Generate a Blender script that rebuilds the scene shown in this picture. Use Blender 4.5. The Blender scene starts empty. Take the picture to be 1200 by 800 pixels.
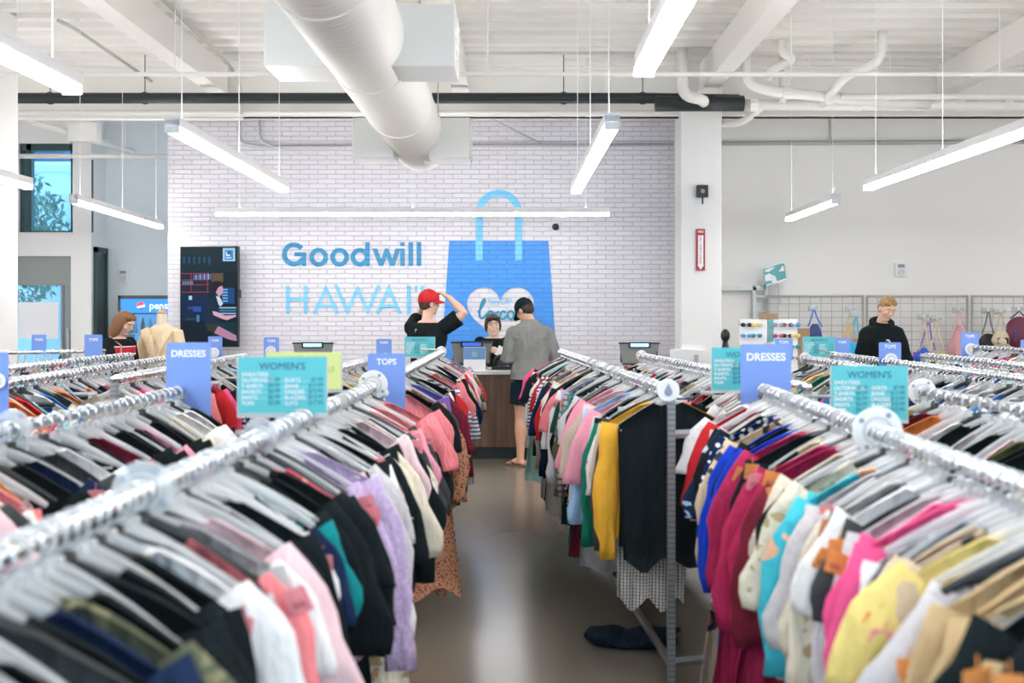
import bpy, math, random
from mathutils import Vector, Matrix, Euler
random.seed(7)
PI = math.pi
F = 1333.0; CX = 605.0; CY = 365.0; CAMZ = 1.6
def at(px, py, d): return Vector(((px-CX)/F*d, d, CAMZ-(py-CY)/F*d))
def wx(px, d): return (px-CX)/F*d
def wz(py, d): return CAMZ-(py-CY)/F*d
SC = bpy.context.scene
COL = SC.collection

# ------------------------------------------------------------------ materials
MATS = {}
def _mat(name):
    m = bpy.data.materials.new(name); m.use_nodes = True
    nt = m.node_tree; return m, nt, nt.nodes['Principled BSDF']
def plain(name, c, r=0.6, metal=0.0, spec=0.5, **kw):
    if name in MATS: return MATS[name]
    m, nt, b = _mat(name)
    b.inputs['Base Color'].default_value = (*c, 1); b.inputs['Roughness'].default_value = r
    b.inputs['Metallic'].default_value = metal; b.inputs['Specular IOR Level'].default_value = spec
    for k, v in kw.items(): b.inputs[k].default_value = v
    MATS[name] = m; return m
def emit(name, c, s):
    if name in MATS: return MATS[name]
    m, nt, b = _mat(name)
    b.inputs['Base Color'].default_value = (*c, 1)
    b.inputs['Emission Color'].default_value = (*c, 1); b.inputs['Emission Strength'].default_value = s
    MATS[name] = m; return m
def nd(nt, t, **kw):
    n = nt.nodes.new(t)
    for k, v in kw.items(): setattr(n, k, v)
    return n
def ramp(nt, fac, stops, mode='CONSTANT'):
    r = nd(nt, 'ShaderNodeValToRGB'); cr = r.color_ramp; cr.interpolation = mode
    while len(cr.elements) < len(stops): cr.elements.new(0.5)
    for e, (p, c) in zip(cr.elements, stops): e.position = p; e.color = (*c, 1)
    nt.links.new(fac, r.inputs[0]); return r.outputs[0]
def coords(nt, scale, kind='Object', rot=(0,0,0)):
    tc = nd(nt, 'ShaderNodeTexCoord'); mp = nd(nt, 'ShaderNodeMapping')
    mp.inputs['Scale'].default_value = scale if isinstance(scale, tuple) else (scale,)*3
    mp.inputs['Rotation'].default_value = rot
    nt.links.new(tc.outputs[kind], mp.inputs[0]); return mp.outputs[0]
def cloth_bump(nt, b, s=160, st=0.15):
    n = nd(nt, 'ShaderNodeTexNoise'); n.inputs['Scale'].default_value = 9; n.inputs['Detail'].default_value = 3
    nt.links.new(coords(nt, (3, 3, 1)), n.inputs['Vector'])
    bp = nd(nt, 'ShaderNodeBump'); bp.inputs['Strength'].default_value = 0.7; bp.inputs['Distance'].default_value = 0.035
    nt.links.new(n.outputs[0], bp.inputs['Height']); nt.links.new(bp.outputs[0], b.inputs['Normal'])
def fabric(name, c):
    if name in MATS: return MATS[name]
    m, nt, b = _mat(name); b.inputs['Roughness'].default_value = 0.85; b.inputs['Specular IOR Level'].default_value = 0.08
    b.inputs['Base Color'].default_value = (*c, 1); cloth_bump(nt, b)
    MATS[name] = m; return m
def pattern(name, kind, bg, fg, fg2=None, scale=20):
    if name in MATS: return MATS[name]
    m, nt, b = _mat(name); b.inputs['Roughness'].default_value = 0.85; b.inputs['Specular IOR Level'].default_value = 0.08
    fg2 = fg2 or fg; L = nt.links
    if kind == 'dots':
        v = nd(nt, 'ShaderNodeTexVoronoi'); v.inputs['Scale'].default_value = scale; v.inputs['Randomness'].default_value = 0.35
        L.new(coords(nt, (1, .0, 1)), v.inputs['Vector']); col = ramp(nt, v.outputs['Distance'], [(0, fg), (.32, bg)])
    elif kind == 'floral':
        v = nd(nt, 'ShaderNodeTexVoronoi'); v.inputs['Scale'].default_value = scale
        n = nd(nt, 'ShaderNodeTexNoise'); n.inputs['Scale'].default_value = scale*1.3; co = coords(nt, (1, .2, 1))
        L.new(co, n.inputs['Vector']); mx = nd(nt, 'ShaderNodeMix', data_type='VECTOR'); mx.inputs['Factor'].default_value = .08
        L.new(co, mx.inputs[4]); L.new(n.outputs['Color'], mx.inputs[5]); L.new(mx.outputs[1], v.inputs['Vector'])
        c1 = ramp(nt, v.outputs['Distance'], [(0, fg2), (.16, fg), (.42, bg)])
        w = nd(nt, 'ShaderNodeTexNoise'); w.inputs['Scale'].default_value = scale*.6; L.new(co, w.inputs['Vector'])
        k = ramp(nt, w.outputs[0], [(0, (0,0,0)), (.5, (1,1,1))])
        mc = nd(nt, 'ShaderNodeMix', data_type='RGBA'); mc.inputs[6].default_value = (*bg, 1)
        L.new(k, mc.inputs['Factor']); L.new(c1, mc.inputs[7]); col = mc.outputs[2]
    elif kind == 'leopard':
        v = nd(nt, 'ShaderNodeTexVoronoi'); v.inputs['Scale'].default_value = scale
        L.new(coords(nt, (1, .2, 1)), v.inputs['Vector']); col = ramp(nt, v.outputs['Distance'], [(0, fg), (.33, bg)])
    elif kind in ('stripes', 'hstripes', 'plaid'):
        co = coords(nt, 1.0)
        def wave(ax, s, th):
            w = nd(nt, 'ShaderNodeTexWave', wave_type='BANDS', bands_direction=ax); w.inputs['Scale'].default_value = s
            w.inputs['Distortion'].default_value = .6; L.new(co, w.inputs['Vector'])
            return ramp(nt, w.outputs['Fac'], [(0, (0,0,0)), (th, (1,1,1))])
        mc = nd(nt, 'ShaderNodeMix', data_type='RGBA'); mc.inputs[6].default_value = (*bg, 1); mc.inputs[7].default_value = (*fg, 1)
        L.new(wave('Z' if kind == 'hstripes' else 'X', scale, .55), mc.inputs['Factor']); col = mc.outputs[2]
        if kind == 'plaid':
            m2 = nd(nt, 'ShaderNodeMix', data_type='RGBA'); m2.inputs[7].default_value = (*fg2, 1)
            L.new(col, m2.inputs[6]); L.new(wave('Z', scale, .7), m2.inputs['Factor']); col = m2.outputs[2]
    else:  # heather
        n = nd(nt, 'ShaderNodeTexNoise'); n.inputs['Scale'].default_value = scale; n.inputs['Detail'].default_value = 6
        L.new(coords(nt, 1.0), n.inputs['Vector']); col = ramp(nt, n.outputs[0], [(.35, fg), (.65, bg)], 'LINEAR')
    L.new(col, b.inputs['Base Color']); cloth_bump(nt, b)
    MATS[name] = m; return m

# ------------------------------------------------------------------ mesh builder
class MB:
    def __init__(s): s.v = []; s.f = []; s.m = []
    def add(s, vs, fs, mi=0, M=None):
        o = len(s.v)
        s.v += [tuple(M @ Vector(p)) for p in vs] if M is not None else [tuple(p) for p in vs]
        s.f += [tuple(i+o for i in f) for f in fs]; s.m += [mi]*len(fs); return s
    def box(s, lo, hi, mi=0, M=None):
        x0, y0, z0 = lo; x1, y1, z1 = hi
        vs = [(x0,y0,z0),(x1,y0,z0),(x1,y1,z0),(x0,y1,z0),(x0,y0,z1),(x1,y0,z1),(x1,y1,z1),(x0,y1,z1)]
        return s.add(vs, [(0,3,2,1),(4,5,6,7),(0,1,5,4),(1,2,6,5),(2,3,7,6),(3,0,4,7)], mi, M)
    def rbox(s, lo, hi, r, mi=0, M=None, ax=1):
        # box whose outline across axis ax has rounded corners
        a, c = [i for i in (0,1,2) if i != ax]
        pts = []
        for cx, cz, a0 in ((hi[a]-r,hi[c]-r,0),(lo[a]+r,hi[c]-r,90),(lo[a]+r,lo[c]+r,180),(hi[a]-r,lo[c]+r,270)):
            for k in range(5):
                t = math.radians(a0+k*22.5); pts.append((cx+r*math.cos(t), cz+r*math.sin(t)))
        return s.prism(pts, lo[ax], hi[ax], mi, M, ax)
    def prism(s, pts, d0, d1, mi=0, M=None, ax=1):
        n = len(pts)
        def mk(p, d):
            q = [0,0,0]; a, c = [i for i in (0,1,2) if i != ax]; q[a] = p[0]; q[c] = p[1]; q[ax] = d; return tuple(q)
        vs = [mk(p, d0) for p in pts]+[mk(p, d1) for p in pts]
        fs = [tuple(range(n)), tuple(range(2*n-1, n-1, -1))]+[(i, i+n, (i+1)%n+n, (i+1)%n) for i in range(n)]
        return s.add(vs, fs, mi, M)
    def tube(s, pts, rad, n=8, mi=0, ref=(1,0,0), caps=True, M=None, rnd=0.0):
        P = [Vector(p) for p in pts]; R = [r if isinstance(r, tuple) else (r, r) for r in (rad if isinstance(rad, list) else [rad]*len(P))]
        vs = []; ref = Vector(ref); prev = None
        if rnd:
            t0 = (P[1]-P[0]).normalized(); t1 = (P[-1]-P[-2]).normalized()
            a, b = min(R[0]), min(R[-1])
            P = [P[0]-t0*a*rnd, P[0]-t0*a*rnd*.6]+P+[P[-1]+t1*b*rnd*.6, P[-1]+t1*b*rnd]
            R = [(R[0][0]*.45, R[0][1]*.45), (R[0][0]*.8, R[0][1]*.8)]+R+[(R[-1][0]*.8, R[-1][1]*.8), (R[-1][0]*.45, R[-1][1]*.45)]
        for i, p in enumerate(P):
            t = (P[min(i+1, len(P)-1)]-P[max(i-1, 0)]).normalized()
            if prev is None:
                sd = ref-t*ref.dot(t)
                if sd.length < .2: r2 = Vector((0,1,0)); sd = r2-t*r2.dot(t)
                if sd.length < .2: r2 = Vector((1,0,0)); sd = r2-t*r2.dot(t)
            else:
                sd = prev-t*prev.dot(t)
            sd.normalize(); prev = sd; u = t.cross(sd)
            for k in range(n):
                a = 2*PI*k/n; vs.append(p+sd*math.cos(a)*R[i][0]+u*math.sin(a)*R[i][1])
        fs = []
        for i in range(len(P)-1):
            for k in range(n): fs.append((i*n+k, i*n+(k+1)%n, (i+1)*n+(k+1)%n, (i+1)*n+k))
        if caps: fs += [tuple(range(n-1, -1, -1)), tuple(range((len(P)-1)*n, len(P)*n))]
        return s.add(vs, fs, mi, M)
    def ell(s, c, r, n=12, m=8, mi=0, M=None, R=None):
        vs = []; fs = []
        for j in range(m+1):
            th = PI*j/m
            for k in range(n):
                p = Vector((math.sin(th)*math.cos(2*PI*k/n)*r[0], math.sin(th)*math.sin(2*PI*k/n)*r[1], math.cos(th)*r[2]))
                if R is not None: p = R @ p
                vs.append(p+Vector(c))
        for j in range(m):
            for k in range(n): fs.append((j*n+k, (j+1)*n+k, (j+1)*n+(k+1)%n, j*n+(k+1)%n))
        return s.add(vs, fs, mi, M)
    def ring(s, c, r0, r1, y0, y1, n=24, mi=0, M=None):
        vs = []; fs = []
        for k in range(n):
            a = 2*PI*k/n; ca, sa = math.cos(a), math.sin(a)
            for r, y in ((r0,y0),(r1,y0),(r1,y1),(r0,y1)): vs.append((c[0]+ca*r, c[1]+y, c[2]+sa*r))
        for k in range(n):
            k2 = (k+1)%n
            for q in range(4): fs.append((k*4+q, k*4+(q+1)%4, k2*4+(q+1)%4, k2*4+q))
        return s.add(vs, fs, mi, M)
    def mesh(s, name, smooth=False):
        me = bpy.data.meshes.new(name); me.from_pydata([tuple(p) for p in s.v], [], s.f)
        if any(s.m): me.polygons.foreach_set('material_index', s.m)
        if smooth: me.polygons.foreach_set('use_smooth', [True]*len(me.polygons))
        me.update(); return me
    def build(s, name, mats, parent=None, smooth=False, loc=None, rot=None):
        me = s.mesh(name, smooth)
        for m in (mats if isinstance(mats, (list, tuple)) else [mats]): me.materials.append(m)
        return link(name, me, parent, loc, rot)
def link(name, data, parent=None, loc=None, rot=None):
    o = bpy.data.objects.new(name, data); COL.objects.link(o)
    if parent: o.parent = parent
    if loc is not None: o.location = loc
    if rot is not None: o.rotation_euler = rot
    return o
def empty(name, loc=(0,0,0), rz=0.0):
    o = link(name, None, None, loc, (0,0,rz)); o.empty_display_size = .1; return o
def tag(o, label, cat, group=None, kind=None):
    o['label'] = label; o['category'] = cat
    if group: o['group'] = group
    if kind: o['kind'] = kind
    return o
def struct(o, label=None, cat=None):
    o['kind'] = 'structure'
    if label: o['label'] = label; o['category'] = cat
    return o
def smooth_angle(o): 
    for p in o.data.polygons: p.use_smooth = True
def bevel(o, w=.004, seg=2):
    b = o.modifiers.new('edge', 'BEVEL'); b.width = w; b.segments = seg; b.limit_method = 'ANGLE'; return o
def bake(mb, voxel, smooth=2, factor=.5):
    """one continuous surface from overlapping closed shapes"""
    me = mb.mesh('tmp'); o = link('tmp', me)
    r = o.modifiers.new('r', 'REMESH'); r.mode = 'VOXEL'; r.voxel_size = voxel
    if smooth: q = o.modifiers.new('s', 'SMOOTH'); q.iterations = smooth; q.factor = factor
    dg = bpy.context.evaluated_depsgraph_get(); dg.update()
    out = bpy.data.meshes.new_from_object(o.evaluated_get(dg))
    bpy.data.objects.remove(o); bpy.data.meshes.remove(me)
    out.polygons.foreach_set('use_smooth', [True]*len(out.polygons)); return out
def part(name, me, mat, parent, loc=None):
    me.materials.clear(); me.materials.append(mat); me.name = name; return link(name, me, parent, loc)
def curve_mesh(splines, extrude=.002):
    cu = bpy.data.curves.new('c', 'CURVE'); cu.dimensions = '2D'; cu.fill_mode = 'BOTH'; cu.extrude = extrude
    for pts in splines:
        sp = cu.splines.new('POLY'); sp.points.add(len(pts)-1); sp.use_cyclic_u = True
        for p, q in zip(sp.points, pts): p.co = (q[0], q[1], 0, 1)
    o = link('tmp', cu); dg = bpy.context.evaluated_depsgraph_get(); dg.update()
    me = bpy.data.meshes.new_from_object(o.evaluated_get(dg)); bpy.data.objects.remove(o); return me
def text_mesh(body, size, bold=0.0, align='CENTER', extrude=.0008, sx=1.0):
    cu = bpy.data.curves.new('t', 'FONT'); cu.body = body; cu.size = size; cu.align_x = align; cu.align_y = 'CENTER'
    cu.extrude = extrude; cu.offset = bold*size; cu.resolution_u = 3
    o = link('tmp', cu); dg = bpy.context.evaluated_depsgraph_get(); dg.update()
    me = bpy.data.meshes.new_from_object(o.evaluated_get(dg)); bpy.data.objects.remove(o)
    if sx != 1: me.transform(Matrix.Diagonal((sx, 1, 1, 1)))
    return me
UP = Matrix.Rotation(PI/2, 4, 'X')      # drawing plane -> upright plane facing the shop floor
def join_meshes(parts):
    """parts: list of (mesh, Matrix) -> MB"""
    b = MB()
    for me, M in parts: b.add([v.co for v in me.vertices], [tuple(p.vertices) for p in me.polygons], 0, M)
    return b
def arc(cx, cy, r, a0, a1, n=20, ry=None):
    return [(cx+r*math.cos(math.radians(a0+(a1-a0)*k/n)), cy+(ry or r)*math.sin(math.radians(a0+(a1-a0)*k/n))) for k in range(n+1)]
def stroke(pts, w):
    """flat outline of a pen stroke of width w (miter joints)"""
    P = [Vector(p) for p in pts]; Lf = []; Rt = []
    for i, p in enumerate(P):
        a = (P[i]-P[i-1]).normalized() if i else None; b = (P[i+1]-P[i]).normalized() if i < len(P)-1 else None
        t = ((a or b)+(b or a)).normalized(); nrm = Vector((-t.y, t.x))
        base = a or b; k = max(.45, nrm.dot(Vector((-base.y, base.x))))
        ww = w[i] if isinstance(w, list) else w
        Lf.append(p+nrm*ww/2/k); Rt.append(p-nrm*ww/2/k)
    return [tuple(q) for q in Lf]+[tuple(q) for q in reversed(Rt)]
ORD1 = 'first second third fourth fifth sixth seventh eighth ninth tenth eleventh twelfth thirteenth fourteenth fifteenth sixteenth seventeenth eighteenth nineteenth'.split()
TENS = 'twenty thirty forty fifty sixty seventy eighty ninety'.split(); TENSTH = 'twentieth thirtieth fortieth fiftieth sixtieth seventieth eightieth ninetieth'.split()
def nth(n):
    if n < 20: return ORD1[n-1]
    t, u = divmod(n, 10)
    return TENSTH[t-2] if u == 0 else TENS[t-2]+'-'+ORD1[u-1]
# ------------------------------------------------------------------ surfaces of the room
def brick_mat(name, c, mortar):
    m, nt, b = _mat(name); b.inputs['Roughness'].default_value = .55
    g = nd(nt, 'ShaderNodeNewGeometry'); sp = nd(nt, 'ShaderNodeSeparateXYZ'); cb = nd(nt, 'ShaderNodeCombineXYZ')
    nt.links.new(g.outputs['Position'], sp.inputs[0]); nt.links.new(sp.outputs[0], cb.inputs[0]); nt.links.new(sp.outputs[2], cb.inputs[1])
    nz = nd(nt, 'ShaderNodeTexNoise'); nz.inputs['Scale'].default_value = 6; nt.links.new(cb.outputs[0], nz.inputs['Vector'])
    ad = nd(nt, 'ShaderNodeMix', data_type='VECTOR'); ad.inputs['Factor'].default_value = .012
    nt.links.new(cb.outputs[0], ad.inputs[4]); nt.links.new(nz.outputs['Color'], ad.inputs[5])
    t = nd(nt, 'ShaderNodeTexBrick'); t.inputs['Scale'].default_value = 1; t.inputs['Brick Width'].default_value = .25
    t.inputs['Row Height'].default_value = .066; t.inputs['Mortar Size'].default_value = .006; t.inputs['Mortar Smooth'].default_value = .3
    d = tuple(x*.93 for x in c)
    t.inputs['Color1'].default_value = (*c, 1); t.inputs['Color2'].default_value = (*d, 1); t.inputs['Mortar'].default_value = (*mortar, 1)  # mortar tone is darkened to stand in for relief shadow in the joints
    nt.links.new(ad.outputs[1], t.inputs['Vector']); nt.links.new(t.outputs['Color'], b.inputs['Base Color'])
    n2 = nd(nt, 'ShaderNodeTexNoise'); n2.inputs['Scale'].default_value = 14; nt.links.new(cb.outputs[0], n2.inputs['Vector'])
    mx = nd(nt, 'ShaderNodeMath', operation='MULTIPLY_ADD'); mx.inputs[1].default_value = .35
    inv = nd(nt, 'ShaderNodeMath', operation='SUBTRACT'); inv.inputs[0].default_value = 1
    nt.links.new(t.outputs['Fac'], inv.inputs[1]); nt.links.new(n2.outputs[0], mx.inputs[0]); nt.links.new(inv.outputs[0], mx.inputs[2])
    bp = nd(nt, 'ShaderNodeBump'); bp.inputs['Strength'].default_value = .9; bp.inputs['Distance'].default_value = .012
    nt.links.new(mx.outputs[0], bp.inputs['Height']); nt.links.new(bp.outputs[0], b.inputs['Normal']); return m
def floor_mat():
    m, nt, b = _mat('polished_concrete'); L = nt.links
    co = coords(nt, (1, .6, 1)); n = nd(nt, 'ShaderNodeTexNoise'); n.inputs['Scale'].default_value = 1.1; n.inputs['Detail'].default_value = 3
    L.new(co, n.inputs['Vector'])
    c = ramp(nt, n.outputs[0], [(.2, (.175,.155,.122)), (.8, (.225,.203,.165))], 'LINEAR')
    L.new(c, b.inputs['Base Color'])
    n2 = nd(nt, 'ShaderNodeTexNoise'); n2.inputs['Scale'].default_value = 7; n2.inputs['Detail'].default_value = 4; L.new(co, n2.inputs['Vector'])
    r = nd(nt, 'ShaderNodeMapRange'); r.inputs[3].default_value = .19; r.inputs[4].default_value = .24
    L.new(n2.outputs[0], r.inputs[0]); L.new(r.outputs[0], b.inputs['Roughness']); b.inputs['Specular IOR Level'].default_value = .75
    return m
def wood_mat(name, a, b2):
    m, nt, b = _mat(name); L = nt.links; b.inputs['Roughness'].default_value = .5
    n = nd(nt, 'ShaderNodeTexNoise'); n.inputs['Scale'].default_value = 3; n.inputs['Detail'].default_value = 6
    L.new(coords(nt, (6, 6, .5)), n.inputs['Vector']); c1 = ramp(nt, n.outputs[0], [(.3, a), (.7, b2)], 'LINEAR')
    w = nd(nt, 'ShaderNodeTexNoise'); w.inputs['Scale'].default_value = 1.0; L.new(coords(nt, (3, 0, 0)), w.inputs['Vector'])
    mx = nd(nt, 'ShaderNodeMix', data_type='RGBA', blend_type='MULTIPLY'); mx.inputs['Factor'].default_value = .8
    L.new(c1, mx.inputs[6]); L.new(ramp(nt, w.outputs[0], [(.35, (.5,.5,.5)), (.65, (1.15,1.1,1.05))], 'LINEAR'), mx.inputs[7])
    L.new(mx.outputs[2], b.inputs['Base Color']); return m
WHITE = plain('white_paint', (.84,.83,.815), .6)
WARM = plain('warm_white_paint', (.88,.855,.82), .6)
CEIL = plain('ceiling_paint', (.85,.83,.79), .65)
COOLW = plain('cool_white_paint', (.86,.91,.93), .6)
BRICK = brick_mat('white_painted_brick', (.76,.735,.775), (.55,.53,.58))
DARKM = plain('dark_pipe_wrap', (.014,.022,.024), .45)
STEEL = plain('grey_steel', (.5,.5,.49), .35, .8)
CHROME = plain('chrome', (.83,.84,.85), .14, 1.0)
FRAME = plain('dark_green_metal', (.03,.07,.07), .4)
GREYF = plain('grey_door_metal', (.27,.29,.28), .4)
TUBEW = emit('lamp_diffuser', (1,.985,1), 17.0); TUBEU = emit('lamp_added_uplight', (1,.985,.97), 11.0)  # the second glow faces up, added to lift the ceiling
WPIPE = plain('white_pipe', (.86,.84,.8), .45)
WPLAS = plain('white_plastic', (.85,.85,.86), .35)
BPLAS = plain('black_plastic', (.012,.016,.018), .35)
PAPER = plain('white_paper', (.86,.86,.88), .7)
GLASS = None
def glass_mat():
    m, nt, b = _mat('clear_glass'); b.inputs['Base Color'].default_value = (.93,.98,1,1); b.inputs['Roughness'].default_value = .02
    t = nd(nt, 'ShaderNodeBsdfTransparent'); t.inputs[0].default_value = (.60,.84,.95,1); x = nd(nt, 'ShaderNodeMixShader'); x.inputs[0].default_value = .1
    nt.links.new(t.outputs[0], x.inputs[1]); nt.links.new(b.outputs[0], x.inputs[2]); nt.links.new(x.outputs[0], nt.nodes['Material Output'].inputs[0]); return m
GLASS = glass_mat()
X0, X1, Y0, CZ = -9.5, 10.5, -5.0, 4.85
b = MB(); b.box((X0-2, Y0-1, -.1), (X1+.2, 25, 0)); struct(b.build('floor', floor_mat()))
# corrugated steel deck
b = MB(); pts = []; y = Y0
while y < 18:
    pts += [(y, CZ), (y+.17, CZ), (y+.20, CZ+.055), (y+.37, CZ+.055), (y+.40, CZ)]; y += .40
poly = [(p[0], p[1]) for p in pts]+[(pts[-1][0], CZ+.16), (Y0, CZ+.16)]
vs = []; fs = []; n = len(pts)
for p in pts: vs += [(X0, p[0], p[1]), (X1, p[0], p[1])]
for i in range(n-1): fs.append((2*i, 2*i+1, 2*i+3, 2*i+2))
b.add(vs, fs); b.box((X0, Y0, CZ+.1), (X1, 18, CZ+.18)); struct(b.build('ceiling', CEIL))
# walls
b = MB(); b.box((-4.9, 16, 0), (2.3, 16.35, CZ)); struct(b.build('wall_brick', BRICK))
b = MB(); b.box((2.3, 16, 0), (X1, 16.35, CZ)); struct(b.build('wall_back', WARM))
b = MB(); b.box((X1, Y0, 0), (X1+.2, 16.35, CZ)); struct(b.build('wall_right', WARM))
b = MB(); b.box((X0-.2, Y0, 0), (X0, 17, CZ)); struct(b.build('wall_left', WHITE))
# entrance wall with a window and a door cut out
ex = -6.35; wL, wR, wB, wT = wx(22,17), wx(85,17), wz(272,17), wz(168,17); dL, dR, dT = wx(-6,17), wx(83,17), wz(300,17)
b = MB()
b.box((X0, 17, 0), (dL, 17.2, CZ)); b.box((dL, 17, dT), (dR, 17.2, wB)); b.box((dR, 17, 0), (ex, 17.2, CZ))
b.box((dL, 17, wB), (wL, 17.2, CZ)); b.box((wR, 17, wB), (dR, 17.2, wB+.001)); b.box((wL, 17, wT), (dR, 17.2, CZ)); b.box((wR, 17, wB), (dR, 17.2, wT))
b.box((ex-.2, 17.2, 0), (ex, 17.6, CZ)); struct(b.build('wall_entrance', WHITE))
b = MB(); b.box((ex-.2, 17.6, 0), (-3.5, 17.8, CZ)); struct(b.build('wall_recess', COOLW))
b = MB(); b.box((ex, 17.005, wz(272,17)), (ex+.012, 17.05, wz(187,17))); struct(b.build('trim_1', FRAME))
# window
w = struct(empty('window_1', (0,17.1,0)))
b = MB(); b.box((wL, -.05, wB), (wL+.06, .05, wT)); b.box((wL+.09, -.06, wB), (wL+.17, .06, wT)); b.box((wL, -.06, wT-.1), (wR, .06, wT)); b.box((wL, -.05, wB), (wR, .05, wB+.025))
b.box((wR-.015, -.05, wB), (wR, .05, wT)); bevel(b.build('window_frame', FRAME, w))
b = MB(); b.box((wL+.02, .0, wB+.01), (wR-.01, .008, wT-.02)); b.build('pane', GLASS, w)
# glazed entrance door
d1 = struct(empty('door_1', (0,17.1,0)))
gt = wz(334,17)
b = MB(); b.box((dL, -.06, gt), (dR, .06, dT)); b.box((dL, -.05, 0), (dL+.1, .05, gt)); b.box((wx(74,17), -.05, 0), (dR, .05, gt)); b.box((wx(69,17), -.04, 0), (wx(72,17), .04, gt)); b.box((dL, -.05, 0), (dR, .05, .12))
bevel(b.build('door_frame', GREYF, d1))
b = MB(); b.box((dL+.1, 0, .12), (wx(74,17), .01, gt)); b.build('pane', GLASS, d1)
b = MB(); b.tube([(wx(80,17), -.13, .95), (wx(80,17), -.13, 1.35)], .014); b.tube([(wx(80,17), -.13, 1.0), (wx(80,17), -.04, 1.0)], .01); b.tube([(wx(80,17), -.13, 1.3), (wx(80,17), -.04, 1.3)], .01); b.build('door_handle', STEEL, d1)
p = MB(); p.box((wx(20,17), 17.04, wz(397,17)), (wx(67,17), 17.045, wz(354,17))); tag(p.build('paper_sheet', PAPER), 'blank white paper sheet taped on the glass entrance door', 'paper')
b = MB(); z2 = wz(290,17.3); b.box((ex, 17.08, 0), (ex+.05, 17.14, z2)); b.box((ex, 17.5, 0), (ex+.05, 17.56, z2)); b.box((ex, 17.08, z2-.08), (ex+.05, 17.56, z2)); b.box((ex+.005, 17.14, 0), (ex+.025, 17.5, z2-.08)); struct(b.build('door_2', FRAME))
# pillars
def pillar(name, x0, x1, y0, y1, z=CZ):
    b = MB(); b.rbox((x0, y0, 0), (x1, y1, z), .02, ax=2); return struct(b.build(name, WHITE))
pillar('wall_pillar_middle', wx(790.5,15.6), wx(846,15), 15.0, 15.6)
pillar('wall_pillar_left', -6.1, wx(21.5,12.6), 12.0, 12.6)
# girder (wide-flange) across the shop and the beams that run into it
def ibeam(b, p0, p1, zb, zt, wf, tw, M=None):
    (xa, ya), (xb, yb) = p0, p1
    d = Vector((xb-xa, yb-ya, 0)); L = d.length; rot = math.atan2(d.y, d.x)
    T = Matrix.Translation((xa, ya, 0)) @ Matrix.Rotation(rot, 4, 'Z')
    b.box((0, -wf/2, zb), (L, wf/2, zb+.025), 0, T); b.box((0, -wf/2, zt-.025), (L, wf/2, zt), 0, T); b.box((0, -tw/2, zb), (L, tw/2, zt), 0, T)
b = MB(); ibeam(b, (X0, 15.2), (X1, 15.2), 4.19, CZ, .22, .14); struct(b.build('ceiling_beam_cross', CEIL))
for i, x in enumerate((-7.1, -3.9, -.72, 2.48, 5.65, 8.9)):
    b = MB(); b.box((x-.11, Y0, 4.45), (x+.11, 15.1, 4.475)); b.box((x-.07, Y0, 4.475), (x+.07, 15.1, CZ)); struct(b.build('ceiling_beam_%d' % (i+1), CEIL))
# ------------------------------------------------------------------ pipes and conduits
def smooth_path(pts, r=.15, k=5):
    P = [Vector(p) for p in pts]; out = [P[0]]
    for i in range(1, len(P)-1):
        a = (P[i-1]-P[i]); c = (P[i+1]-P[i]); q = min(r, a.length*.45, c.length*.45); A = P[i]+a.normalized()*q; C = P[i]+c.normalized()*q
        for t in range(k+1):
            u = t/k; out.append((1-u)**2*A+2*u*(1-u)*P[i]+u*u*C)
    return out+[P[-1]]
def pipe(name, pts, r, mat, label, cat='pipe', n=10, bend=.15, collars=(), group=None, hang=()):
    b = MB(); b.tube(smooth_path(pts, bend), r, n); o = b.build(name, mat, None, True); tag(o, label, cat, group)
    for c, ax in collars:
        m = MB(); q = Vector(c); a = Vector(ax)*.05; m.tube([q-a, q+a], r*1.22, n); m.build('coupling', mat, o)
    for x, y, z0 in hang:
        m = MB(); m.tube([(x, y, z0+r), (x, y, CZ)], .006, 6); m.ring((x, y-.015, z0), r, r+.012, 0, .03, 14); m.build('hanger_rod', mat, o)
    return o
zc = wz(87, 12)
pipe('sprinkler_pipe', [(X0,12,zc),(X1,12,zc)], .024, WPIPE, 'thin white sprinkler pipe running straight across under the ceiling beams', hang=[(x,12,zc) for x in (-6.2,-3.6,-.3,2.9,5.1,7.4)], collars=[((x,12,zc),(1,0,0)) for x in (-4.6,1.1,4.85)])
zd = wz(115, 14.4); zd2 = wz(118, 14.4)
pipe('dark_pipe', [(-7.2,11.6,zd+.35),(-6.45,14.4,zd),(1.65,14.4,zd),(2.82,14.4,zd-.02)], .068, DARKM, 'thick black wrapped pipe across the shop under the cross beam', hang=[(x,14.4,zd) for x in (-5.9,-4.7,-1.2,.6,1.6)])
pipe('black_pipe_sleeve', [(1.75,14.32,zd2-.05),(2.86,14.32,zd2-.05)], .1, DARKM, 'short fat black sleeve where the dark pipe ends above pillar', bend=.01)
zw = wz(123, 14.4)
pipe('white_drain_pipe', [(2.8,14.38,zw),(X1,14.38,zw-.03)], .07, WPIPE, 'thick white drain pipe on from the black sleeve', collars=[((x,14.38,zw),(1,0,0)) for x in (3.0,4.3,5.6,6.2)], hang=[(x,14.38,zw) for x in (3.7,4.9,6.0)])
pipe('white_bent_pipe', [(2.85,14.1,CZ),(2.85,14.1,wz(98,14.1)),(3.15,14.1,wz(107,14.1)),(4.6,14.2,wz(120,14.2)),(5.2,14.36,zw)], .068, WPIPE, 'white pipe elbowing down from the deck into the drain pipe', bend=.22, collars=[((3.35,14.1,wz(108.6,14.1)),(1,0,-.1)),((3.9,14.15,wz(114,14.1)),(1,0,-.1))])
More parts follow.
